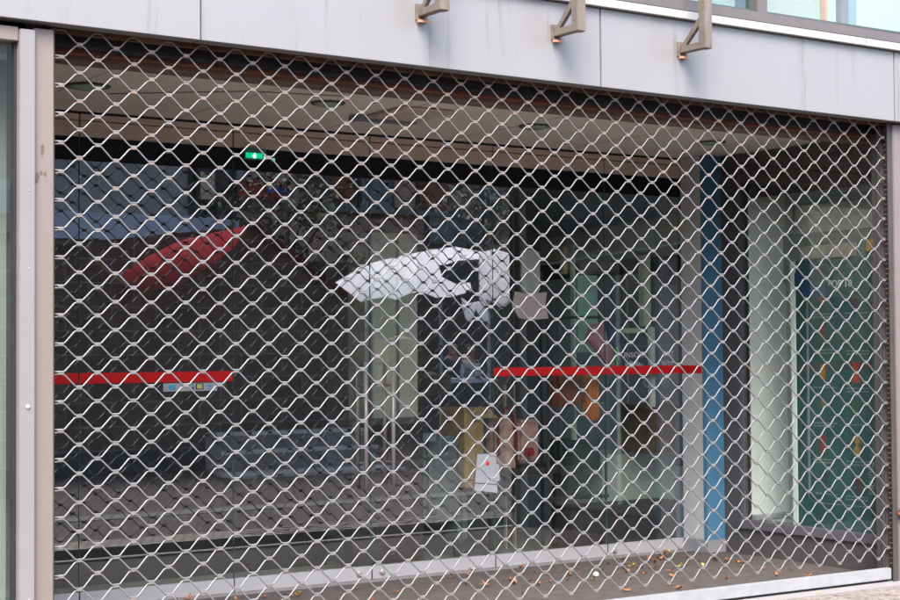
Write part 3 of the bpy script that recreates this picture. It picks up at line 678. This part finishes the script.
t = thing('lettering_post', (7.4, 3.6, 0), 'white frosted post standing behind the lettered pane', 'post')
ibox('post_shaft', mat('frosted_white', (.90, .95, .94), .5), 650.5, 327, 656, 407, 2.24, .04, t, .004)
t = thing('cream_door_frame', (7, 4, 0), 'tall cream door post seen through the far right pane', 'door frame')
ibox('door_post', mat('cream_post', (.75, .80, .66), .6), 643, 255, 651, 326, 2.45, .06, t)
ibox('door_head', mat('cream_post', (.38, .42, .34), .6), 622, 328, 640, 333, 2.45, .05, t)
ibox('blue_notice', mat('navy_card', (.01, .03, .11), .5), 660, 262, 676, 285, 2.44, .01, t)
t = thing('bulkhead_reflection', (7.4, 4, 2.4), 'added pale grey-green board standing for the mirrored display bulkhead, along the right side of the shop interior', 'bulkhead')  # added pale board in place of the display bulkhead's reflection
xb = 6.5; pb = [on(px, py, 0, xb) for px, py in ((540, 240), (600, 227), (600, 254.5), (540, 264))]; pc = [on(px, py, 0, xb) for px, py in ((540, 240), (705, 207), (705, 238), (540, 264))]
MB().slab(pc, (.12, 0, 0)).build('bulkhead_face', M['paleband'], t)
box('bulkhead_rail', M['black'], xb - .02, xb - .003, pc[1].y, pc[0].y, pc[3].z - .16, pc[3].z - .02, t)
# tables, chair, boxes seen low behind the doors
t = thing('grey_armchair', (4.9, 2.72, 0), 'grey-teal upholstered armchair with papers on its back, inside behind the right door', 'armchair')
gm = mat('teal_grey_fabric', (.16, .22, .23), .8, 0, .2, 6)
a, b = I(428, 437, 2.62), I(463, 485, 2.62); x0, x1 = a.x, b.x; zt = a.z
MB().box(x0, x1, 2.66, 2.8, .30, zt).build('backrest', gm, t, .03)
MB().box(x0, x1, 2.81, 3.3, .26, .46).build('seat', gm, t, .03)
MB().box(x0 - .10, x0 - .004, 2.68, 3.3, .12, .66).build('armrest', gm, t, .03); MB().box(x1 + .004, x1 + .10, 2.68, 3.3, .12, .66).build('armrest', gm, t, .03)
for x in (x0 - .04, x1 + .01):
    for y in (2.74, 3.22): MB().box(x, x + .035, y, y + .035, .013, .255 if abs(x - x0) > .2 else .119).build('leg', M['guide'], t)
o = ibox('paper_stack', mat('pale_blue_paper', (.34, .40, .44), .7), 412, 434, 436, 441, 2.57, .06); tag(o, 'pale papers lying along the top beside the grey armchair', 'papers')
t = thing('cardboard_box', (5.2, 2.82, 0), 'tall golden-brown cardboard box standing right of the grey armchair', 'box')
kb = mat('kraft_card', (.62, .42, .19), .8, 0, .2, 7)
ibox('box_body', kb, 464.5, 408, 484, 487, 2.62, .35, t, .004)
a, b = I(466, 404, 2.62), I(488, 407.5, 2.62)
MB().slab([(a.x, 2.62, b.z), (b.x, 2.62, b.z), (b.x + .04, 2.54, b.z - .08), (a.x + .05, 2.54, b.z - .07)], (0, .004, .004)).build('box_flap', kb, t)
t = thing('pink_handbag', (5.4, 2.62, 0), 'pink patterned bag with a dark red handle hoop behind the paper notice', 'bag')
bg = mat('pink_print', (.70, .42, .36), .8, 0, .5, 16)
a, b = I(497, 418, 2.52), I(516, 468, 2.52)
MB().slab([(a.x, 2.52, b.z), (b.x, 2.52, b.z), (b.x - .02, 2.52, a.z - .05), (b.x - .06, 2.52, a.z), (a.x + .05, 2.52, a.z), (a.x + .01, 2.52, a.z - .05)], (0, .16, 0)).build('bag_body', bg, t, .006)
MB().tube([(a.x + .01, 2.51, b.z + .1), (a.x + .0, 2.51, a.z - .04), (a.x + .05, 2.51, a.z + .05), ((a.x + b.x) / 2, 2.51, a.z + .08), (b.x - .04, 2.51, a.z + .02), (b.x - .01, 2.51, a.z - .10), (b.x - .01, 2.51, b.z + .1)], .012, 8).build('bag_handle', mat('dark_red', (.25, .015, .03), .6), t)
t = thing('display_stool', (5.6, 2.62, 0), 'dark pedestal table carrying the pink bag', 'table')
a = I(497, 469, 2.52); MB().box(a.x - .06, a.x + .75, 2.44, 2.82, a.z - .05, a.z - .001).build('table_top', M['guide'], t, .004)
for dx in (0, .62): box('leg', M['guide'], a.x + dx, a.x + dx + .05, 2.6, 2.65, .013, a.z - .051, t)
o = ibox('folded_cloth', mat('pink_cloth', (.66, .38, .36), .85, 0, .45, 12), 519, 420, 540, 462, 2.52, .2, bevel=.02); tag(o, 'stack of pinkish folded cloths right of the pink bag', 'cloths')
o = ibox('red_pouch', mat('red_pouch', (.45, .02, .04), .6), 528, 448, 535, 456, 2.46, .05, bevel=.008); tag(o, 'tiny red pouch in front of the folded cloths', 'pouch')
# garment rack
t = thing('garment_rack', (6.0, 3.1, 0), 'black metal garment rack right of the cloths with coloured clothes', 'clothes rack')
yr = 2.42
def rb(px0, py0, px1, py1, r=.011): return MB().tube([I(px0, py0, yr), I(px1, py1, yr)], r, 8)
rb(548, 318, 548, 500).build('rack_post', M['guide'], t); rb(606, 318, 606, 500).build('rack_post', M['guide'], t); rb(548, 318, 606, 317).build('rack_rail', M['guide'], t)
rb(551, 405, 604, 403, .005).build('lower_rail', mat('pale_rail', (.45, .45, .42), .4), t); rb(546, 499, 608, 496, .014).build('rack_foot', M['guide'], t)
def garment(name, m, pts, label, y, th=.07):
    q = [I(px, py, y) for px, py in pts]; mb = MB().slab(q, (0, th, 0)); o = mb.build(name, m, loc=q[0], bevel=.012); tag(o, label, 'garment'); return o
garment('red_garment', mat('dark_red_cloth', (.26, .06, .035), .85, 0, .4, 10, stretch=(8, 1, 1)), [(555, 374), (583, 373), (584, 405), (554, 407)], 'dark rust-red garment hanging under the left end of the right red stripe', 2.34)
garment('orange_garment', mat('orange_cloth', (.85, .20, .04), .85, 0, .35, 12, stretch=(8, 1, 1)), [(586, 373), (600, 372), (600.5, 418), (596, 421), (588, 419)], 'bright orange garment hanging lowest on the rack', 2.32)
garment('pink_garment', mat('pink_lilac_cloth', (.62, .28, .38), .85, 0, .35, 9), [(596, 324), (604, 322), (609, 340), (620, 365), (611, 368), (597, 348), (588, 338)], 'pink and lilac garment slanting above the red stripe', 2.32)
garment('navy_garment', mat('navy_cloth', (.07, .08, .20), .85, 0, .3, 9), [(609.5, 322), (621, 319), (624, 330), (622, 345), (614, 350), (610, 340)], 'navy garment beside the pink one', 2.37)
garment('green_garment', mat('green_cloth', (.06, .42, .04), .85, 0, .2, 9), [(615.5, 348), (619, 347), (619, 365), (615.5, 365)], 'narrow bright green garment strip between the pink and navy clothes', 2.29, .03)
t = thing('wood_cabinet', (7.0, 3.0, 0), 'low brown wooden cabinet inside at the far right pane', 'cabinet')
ibox('cabinet_body', mat('brown_wood', (.16, .095, .045), .6, 0, .3, 5, stretch=(1, 1, 6)), 648, 409, 676, 452, 2.5, .35, t, .004)
ibox('cabinet_top', mat('brown_wood_top', (.16, .10, .05), .5), 645, 405.5, 678, 408.4, 2.47, .4, t, .003)
t = thing('dark_platform', (6.4, 2.6, 0), 'black low platform close behind the far right pane', 'platform')
ibox('platform_body', mat('platform_black', (.012, .012, .015), .5), 571, 508, 677, 545, 2.35, .25, t, .004)
t = thing('floor_plinth', (6.6, 3, 0), 'pale low display platform on the shop floor at the right', 'platform')
ibox('platform_top', mat('platform_pale', (.62, .68, .60), .5, 0, .12, 3), 602, 455, 676, 506, 2.8, .6, t, .004)

garment('banner_reflection', mat('white_cloth', (.9, .9, .93), .85, 0, .12, 9), [(523, 251), (532, 249), (541, 252), (541, 292), (532, 294), (523, 291)], 'added white cloth standing for a mirrored banner just above the cardboard sheet', 2.3, .04)  # white sheet set indoors in place of the second banner's reflection
for k, (px, w_, c_, lb) in enumerate(((505, 2, (.62, .56, .42), 'slim beige upright behind the pink bag'), (514, 2, (.45, .42, .36), 'slim grey-beige upright right of the pink bag'), (542, 2.4, (.10, .11, .12), 'dark steel upright left of the garment rack'), (627, 3, (.40, .42, .38), 'grey upright behind the lettered pane'))):
    a, b = I(px, 385, 2.9), I(px + w_, 480, 2.9)
    o = MB().box(a.x, b.x, 2.9, 2.93, .013, 2.2 if k > 1 else a.z).build('display_upright', mat('upright_%d' % k, c_, .5), loc=(a.x, 2.9, 0)); tag(o, lb, 'upright')
# ================================================================== across the street (seen mirrored in the glass)
def F(px, py, y): return mir(px, py, y)
ob = thing('opposite_building', (12, -14, 0), 'dark brick building across the street, mirrored in the shop glass', 'building')
YB = -14.0
brick = brick_mat('dark_brick', (.07, .04, .033), (.10, .062, .05), (.12, .11, .10), .25, .085, 'xz')
brick2 = brick_mat('red_brick', (.60, .30, .20), (.50, .34, .26), (.45, .42, .38), .25, .085, 'xz')
box('wall', brick, -12, 45, YB - .4, YB, 0, 3.2, ob)
box('upper_wall', brick2, 10.2, 45, YB - .4, YB, 3.201, 6.2, ob)
box('upper_wall', mat('taupe_panel', (.40, .375, .335), .7, 0, .15, 1), -12, 10.198, YB - .4, YB, 3.201, 6.2, ob)
a, b = F(57, 212, YB), F(236, 212, YB)
box('sign_band', mat('pale_blue_sign', (.62, .68, .78), .5, 0, .05, 2), a.x - 4, b.x, YB + .002, YB + .12, F(100, 240, YB).z, F(100, 213, YB).z, ob)
def win(px0, py0, px1, py1, m, y=YB):
    a, b = F(px0, py0, y), F(px1, py1, y); f = box('window', mat('opp_frame', (.05, .05, .055), .5), a.x - .06, b.x + .06, y + .002, y + .06, min(a.z, b.z) - .06, max(a.z, b.z) + .06, ob)
    MB().box(a.x, b.x, y + .061, y + .075, min(a.z, b.z), max(a.z, b.z)).build('pane', m, f); return f
dkp = mat('dark_pane', (.01, .014, .02), .1)
win(191, 166, 232, 212, dkp); win(199, 172, 213, 200, mat('lit_pane_cream', (.75, .60, .38), .6), YB + .08)  # cream pane has the lit window's glow painted into its colour
win(303, 165, 325, 208, dkp); win(360, 168, 390, 215, mat('grey_pane', (.12, .15, .18), .2)); win(427, 212, 480, 246, mat('bluegrey_pane', (.14, .19, .24), .2)); win(482, 176, 496, 226, mat('white_panel', (.75, .75, .8), .6))
win(330, 172, 352, 200, mat('orange_panel', (.30, .09, .05), .7)); win(418, 180, 445, 210, mat('orange_panel', (.30, .09, .05), .7))
a, b = F(240, 198, YB + .3), F(290, 182, YB + .3)
t = thing('coloured_signboard', (a.x, YB + .3, a.z), 'red and blue lettered signboard on the building opposite, mirrored high in the glass', 'sign')
box('signboard', mat('red_board', (.50, .05, .04), .6, 0, .3, 4), a.x, b.x, YB + .2, YB + .26, a.z, b.z, t)
box('sign_lettering', mat('blue_board', (.02, .10, .50), .6), a.x + (b.x-a.x)*.55, b.x, YB + .262, YB + .28, a.z + (b.z-a.z)*.40, a.z + (b.z-a.z)*.72, t)
box('storey_ledge', mat('stone_ledge', (.22, .22, .18), .8), 10, 45, YB + .001, YB + .15, F(330, 212, YB).z, F(330, 206, YB).z, ob)

# dark gabled market hut with red roof
YH = -8.2
t = thing('market_hut', (7, YH, 0), 'dark wooden gabled market hut with a red roof edge, mirrored in the left panes', 'hut')
plank = brick_mat('dark_planks', (.14, .092, .08), (.20, .135, .115), (.32, .27, .24), .62, .31, 'xz', .8)
gp = [F(px, py, YH) for px, py in ((250, 226), (350, 303))]
xr = F(351, 400, YH).x; zr = gp[1].z; xa, za = gp[0].x, gp[0].z
xl = 2 * xa - xr - 2.6
MB().slab([(xl, YH, .30), (xr, YH, .30), (xr, YH, zr), (xa, YH, za), (xl, YH, za - .52)], (0, -2.2, 0)).build('hut_wall', plank, t)
MB().slab([(xa, YH, za + .0), (xr + .12, YH, zr - .06), (xr + .12, YH, zr + .00), (xa, YH, za + .07)], (0, .12, 0)).build('roof_edge', mat('dark_red_trim', (.16, .02, .022), .7), t)
box('hut_base', mat('hut_base', (.045, .06, .075), .7), xl, xr, YH - 2.2, YH + .05, 0, .295, t)
redf = canvas_mat('red_canvas', (.64, .22, .235), .85)
p = [F(px, py, YH + .35) for px, py in ((250, 225), (234, 248), (212, 264), (176, 288), (146, 291), (132, 287), (122, 273), (150, 256), (182, 240))]
o = MB().slab(p, (0, -.05, 0)).build('red_canopy', redf, t)
p = [F(px, py, YH + .45) for px, py in ((95, 262), (100, 262), (124, 277), (132, 286), (126, 286))]
MB().slab(p, (0, -.04, 0)).build('canopy_edge', mat('ochre_trim', (.40, .25, .10), .7), t)
# steps and bench lines in front of the hut
t = thing('stone_steps', (7, -7, 0), 'grey stone steps mirrored low in the left glass panes', 'steps')
sm = mat('step_stone', (.34, .32, .31), .8, 0, .15, 5); 
ya = -7.9
nm = mat('step_nosing', (.85, .82, .76), .8)
for k, (py_, d) in enumerate(((430, 0), (448, .35), (470, .70), (489, 1.05))):
    z = F(270, py_, ya + d).z; xa2, xb2 = F(205, 430, ya).x, F(346, 430, ya).x
    so_ = box('step', sm, xa2 - .1 * k, xb2 + .1, ya + d, ya + d + .345, .0, max(.04, z), t, .008)
    box('step_nosing', nm, xa2 - .1 * k, xb2 + .1, ya + d + .346, ya + d + .356, max(.04, z) - .045, max(.04, z) + .002, so_)
# white market stall
YS = -9.5
wt = canvas_mat('white_canvas', (.88, .88, .92), .96)
t = thing('white_market_stall', (11, YS, 0), 'white canopied market stall with counter, mirrored in the middle panes', 'stall')
def Ft(px, py):
    y = YS
    for _ in range(6): y = YS - 1.0 + (F(px, py, y).z - 2.4) * .9
    return F(px, py, y)
def cano(pts): return MB().slab([Ft(px, py) for px, py in pts], (0, -.008, .008)).build('canopy_panel', wt, t)
cano([(333, 284), (352, 273), (372, 263), (402, 256), (430, 250), (456, 247), (482, 252), (482, 259), (456, 261), (443, 266), (441, 274), (450, 276), (458, 283), (470, 281), (472, 291), (452, 297), (436, 298), (422, 292), (410, 293), (396, 300), (385, 297), (373, 299), (354, 304), (345, 296)])
MB().slab([F(px, py, YS - .1) for px, py in ((440, 265), (476, 262), (480, 270), (474, 282), (458, 284), (444, 277))], (0, -.05, 0)).build('dark_opening', mat('stall_dark', (.02, .03, .045), .5), t)  # plain dark blue slab among the canopy panels
a, b = F(443, 379, YS), F(492, 383, YS)
box('counter', mat('white_counter', (.70, .72, .80), .6), a.x, b.x, YS - .5, YS, a.z - .07, a.z, t, .004)
box('counter_front', mat('navy_front', (.012, .018, .03), .7), a.x + .02, b.x - .02, YS - .45, YS - .05, 0, a.z - .072, t)
for px in (368, 442, 490):
    q = F(px, 300, YS - .06); box('stall_post', M['alu'], q.x - .02, q.x + .02, YS - .12, YS - .08, 0, q.z, t)
tb = lambda pts, name, label, y, th=.03: tag(MB().slab([F(px, py, y) for px, py in pts], (0, -th, 0)).build(name, wt, loc=F(*pts[0], y)), label, 'banner')
tb([(480, 253), (494, 249), (512, 254), (512, 300), (503, 309), (490, 300), (480, 300)], 'hanging_banner', 'broad white hanging banner mirrored left of the cardboard sheet', YS + .4)
tb([(462, 298), (470, 303), (486, 300), (490, 324), (483, 322), (476, 308), (471, 324), (466, 318)], 'white_cloth', 'white forked cloth hanging below the broad banner', YS + .42)
# crates and baskets
cr = mat('golden_wood', (.16, .10, .045), .8, 0, .5, 9)
def crate(px, py, w, h, y, lb):
    q = F(px, py, y); t = thing('wooden_crate', (q.x, y, q.z), lb, 'crate', 'crates beside the white stall')
    for k in range(4): MB().box(q.x - w/2, q.x + w/2, y + .18, y + .2, q.z + k*h/4 + .004, q.z + (k+1)*h/4 - .012).build('slat', cr, t)
    for s_ in (-1, 1): box('side_board', cr, q.x + s_*(w/2 - .01) - .009, q.x + s_*(w/2 - .01) + .009, y - .2, y + .179, q.z, q.z + h, t)
    box('crate_floor', cr, q.x - w/2 + .02, q.x + w/2 - .02, y - .2, y + .179, q.z, q.z + .015, t)
    MB().lathe([(w*.30, 0), (w*.42, h*.5), (w*.3, h*.95), (w*.1, h*1.1)], (q.x, y, q.z + .02), 'z', 10).build('crate_filling', mat('dried_goods', (.20, .12, .05), .9, 0, .6, 25, .6, 30), t)
crate(400, 362, .62, .34, -8.9, 'upper wooden crate of dried goods beside the white stall')
crate(402, 388, .62, .34, -8.9, 'middle wooden crate of dried goods beside the white stall')
crate(400, 416, .62, .34, -8.9, 'lower wooden crate of dried goods beside the white stall')
crate(430, 395, .5, .30, -8.9, 'wooden crate under the left end of the stall counter')
# trees that darken the middle of the mirrored street
def tree(x, y, h, label):
    t = thing('street_tree', (x, y, 0), label, 'tree')
    tm = mat('bark', (.06, .045, .035), .9, 0, .3, 10, .6, 40)
    mb = MB().tube([(x, y, 0), (x + .03, y, h*.25), (x - .04, y + .02, h*.5), (x, y, h*.8)], [.13, .11, .08, .03], 10)
    for k in range(7):
        a = random.uniform(0, 6.28); z = h * random.uniform(.35, .7); d = Vector((math.cos(a), math.sin(a), random.uniform(.4, .9)))
        mb.tube([(x, y, z), Vector((x, y, z)) + d * .5, Vector((x, y, z)) + d * 1.1 + Vector((0, 0, .1))], [.04, .025, .01], 6)
    mb.build('trunk', tm, t, smooth=True)
    lf = MB()
    for cl in range(70):
        a = random.uniform(0, 6.28); rr = h * .26 * math.sqrt(random.random()); cz = h * random.uniform(.42, 1.0); rr *= math.sqrt(max(.1, 1 - ((cz / h - .68) / .36) ** 2))
        c = Vector((x + rr * math.cos(a), y + rr * math.sin(a), cz))
        for k in range(26):
            p = c + Vector([random.gauss(0, .16) for _ in range(3)]); u = Vector([random.uniform(-1, 1) for _ in range(3)]).normalized(); w = u.orthogonal().normalized(); s_ = random.uniform(.05, .09)
            lf.add([p - u*s_, p + w*s_*.5, p + u*s_, p - w*s_*.5], [(0, 1, 2, 3)])
    lf.build('crown', mat('foliage', (.16, .155, .09), .7, 0, .4, 3), t)
qa = F(330, 400, -11); tree(qa.x, -12.4, 5.0, 'bushy tree across the street mirrored behind the hut gable')
qa = F(515, 400, -12.5); tree(qa.x, -12.5, 5.5, 'slim tree across the street mirrored beside the hanging banners')

# ------------------------------------------------------------------ people (mirrored in the glass)
skin = mat('skin', (.42, .22, .15), .6); hairm = mat('hair', (.03, .02, .015), .7)
def skinmesh(name, chains, m, parent, sub=1):
    """chains: list of lists of (x,y,z,r); first point of later chains joined to the nearest earlier point"""
    vs, es, rs = [], [], []
    for ch in chains:
        prev = None
        for i, (x, y, z, r) in enumerate(ch):
            p = Vector((x, y, z))
            hit = next((k for k, v in enumerate(vs) if (v - p).length < 1e-4), None)
            if hit is None: vs.append(p); rs.append(r); hit = len(vs) - 1
            if prev is not None: es.append((prev, hit))
            prev = hit
    me = bpy.data.meshes.new(name); me.from_pydata(vs, es, []); o = bpy.data.objects.new(name, me); COL.objects.link(o)
    md = o.modifiers.new('skin', 'SKIN')
    for k, r in enumerate(rs): me.skin_vertices[0].data[k].radius = (r, r)
    me.skin_vertices[0].data[0].use_root = True
    md2 = o.modifiers.new('sub', 'SUBSURF'); md2.levels = sub; md2.render_levels = sub
    dg = bpy.context.evaluated_depsgraph_get(); m2 = bpy.data.meshes.new_from_object(o.evaluated_get(dg)); bpy.data.objects.remove(o)
    o = bpy.data.objects.new(name, m2); COL.objects.link(o); m2.materials.clear(); m2.materials.append(m); o.parent = parent
    for f in m2.polygons: f.use_smooth = True
    return o
def person(x, y, rz, H, label, topm, legm, bend=0):
    t = thing('person', (x, y, 0), label, 'person'); t.rotation_euler = (0, 0, rz)
    k = H / 1.75
    def S_(c): return [(a*k, b*k, cc*k, r*k) for a, b, cc, r in c]
    def hand(s):
        hx, hy, hz = s * .24, -.36, 1.12
        out = [[(s*.24, -.20, 1.10, .034), (hx, -.27, 1.11, .028), (hx - s*.01, -.33, 1.12, .036), (hx - s*.01, -.37, 1.12, .034)]]
        for i, (dx, ln) in enumerate(((-.027, .060), (-.009, .072), (.009, .068), (.027, .052))):
            b_ = (hx - s*.01, -.37, 1.12, .034)
            out.append([b_, (hx - s*.01 + dx, -.395, 1.12, .009), (hx - s*.01 + dx*1.15, -.395 - ln*.6, 1.112, .0085), (hx - s*.01 + dx*1.15, -.395 - ln, 1.095, .0075)])
        out.append([(hx - s*.01, -.33, 1.12, .036), (hx - s*.055, -.35, 1.12, .011), (hx - s*.065, -.385, 1.11, .0095)])
        return out
    body = [[(0, 0, .95, .12), (0, .0, 1.10, .115), (0, .01, 1.28, .13), (0, .01, 1.42, .10), (0, .0, 1.50, .055), (0, -.01, 1.56, .06), (0, -.015, 1.635, .088), (0, -.01, 1.69, .075)]]
    for s in (-1, 1):
        body.append([(0, .01, 1.42, .10), (s*.17, .01, 1.41, .055), (s*.21, .02, 1.22, .045), (s*.24, -.02, 1.10, .038), (s*.24, -.20, 1.10, .034)])
        body += hand(s)
        body.append([(0, 0, .95, .12), (s*.09, 0, .88, .085), (s*.10, -.01, .50, .055), (s*.10, .02, .12, .04), (s*.10, .0, .05, .04), (s*.10, -.14, .035, .032)])
    skinmesh('body', [S_(c) for c in body], skin, t)
    j = [[(0, 0, .90, .135), (0, .0, 1.10, .135), (0, .01, 1.28, .150), (0, .01, 1.42, .115), (0, .005, 1.475, .066)]]
    for s in (-1, 1): j.append([(0, .01, 1.42, .115), (s*.17, .01, 1.41, .068), (s*.21, .02, 1.22, .058), (s*.24, -.02, 1.10, .050), (s*.24, -.19, 1.10, .044)])
    skinmesh('jacket', [S_(c) for c in j], topm, t)
    l = [[(0, 0, .97, .13), (0, 0, .90, .13)]]
    for s in (-1, 1): l.append([(0, 0, .90, .13), (s*.09, 0, .86, .096), (s*.10, -.01, .50, .068), (s*.10, .02, .11, .056)])
    skinmesh('trousers', [S_(c) for c in l], legm, t)
    skinmesh('hair', [S_([(0, .03, 1.60, .07), (0, .025, 1.66, .088), (0, .0, 1.725, .07)])], hairm, t)
    fc = MB()
    for s in (-1, 1):
        fc.lathe([(.002, -.010), (.010, -.006), (.012, 0)], (s*.032*k, -.093*k, 1.645*k), 'y', 8)
    o = fc.build('eyes', M['black']); o.parent = t
    o = MB().slab([(-.012*k, -.095*k, 1.605*k), (.012*k, -.095*k, 1.605*k), (0, -.095*k, 1.65*k)], (0, -.022, 0)).build('nose', skin); o.parent = t
    o = MB().tube([(-.022*k, -.096*k, 1.585*k), (0, -.100*k, 1.583*k), (.022*k, -.096*k, 1.585*k)], .005, 6).build('mouth', mat('lips', (.3, .08, .07))); o.parent = t
    return t
q = F(452, 347, YS - .9); person(q.x, YS - .9, math.pi, (q.z + .12), 'person in a dark navy jacket standing behind the stall counter', mat('navy_jacket', (.015, .022, .04), .8), mat('dark_jeans', (.02, .02, .03), .8))
q = F(470, 350, YS - .85); person(q.x, YS - .85, math.pi * .93, (q.z + .12), 'person in a white and black top behind the stall counter', mat('white_top', (.55, .55, .58), .8, 0, .8, 9), mat('dark_jeans', (.02, .02, .03), .8))

# ================================================================== light
w = bpy.data.worlds.new('World'); S.world = w; w.use_nodes = True; nt = w.node_tree
sky = nt.nodes.new('ShaderNodeTexSky'); sky.sky_type = 'NISHITA'; sky.sun_disc = False
EL, AZ = 52, 212                                     # sun elevation, compass bearing (0 = +y, clockwise)
sky.sun_elevation = R(EL); sky.sun_rotation = R(AZ); sky.dust_density = 3.5; sky.air_density = 1.0; sky.ozone_density = 1
nt.links.new(sky.outputs[0], nt.nodes['Background'].inputs[0]); nt.nodes['Background'].inputs[1].default_value = .14
sl = bpy.data.lights.new('sun', 'SUN'); so = bpy.data.objects.new('sun', sl); COL.objects.link(so)
sl.energy = 1.4; sl.angle = R(32); sl.color = (1, .96, .91)
d = Vector((math.sin(R(AZ)) * math.cos(R(EL)), math.cos(R(AZ)) * math.cos(R(EL)), math.sin(R(EL))))
so.rotation_euler = d.to_track_quat('Z', 'Y').to_euler()
so.location = d * 30
S.view_settings.view_transform = 'Standard'; S.view_settings.look = 'None'; S.view_settings.gamma = 1; S.view_settings.use_curve_mapping = False
S.view_settings.exposure = 2.2
S.render.engine = 'CYCLES'; S.cycles.use_denoising = True
S.cycles.max_bounces = 10; S.cycles.transparent_max_bounces = 16; S.cycles.glossy_bounces = 6; S.cycles.diffuse_bounces = 7
S.cycles.sample_clamp_indirect = 6; S.cycles.caustics_reflective = False
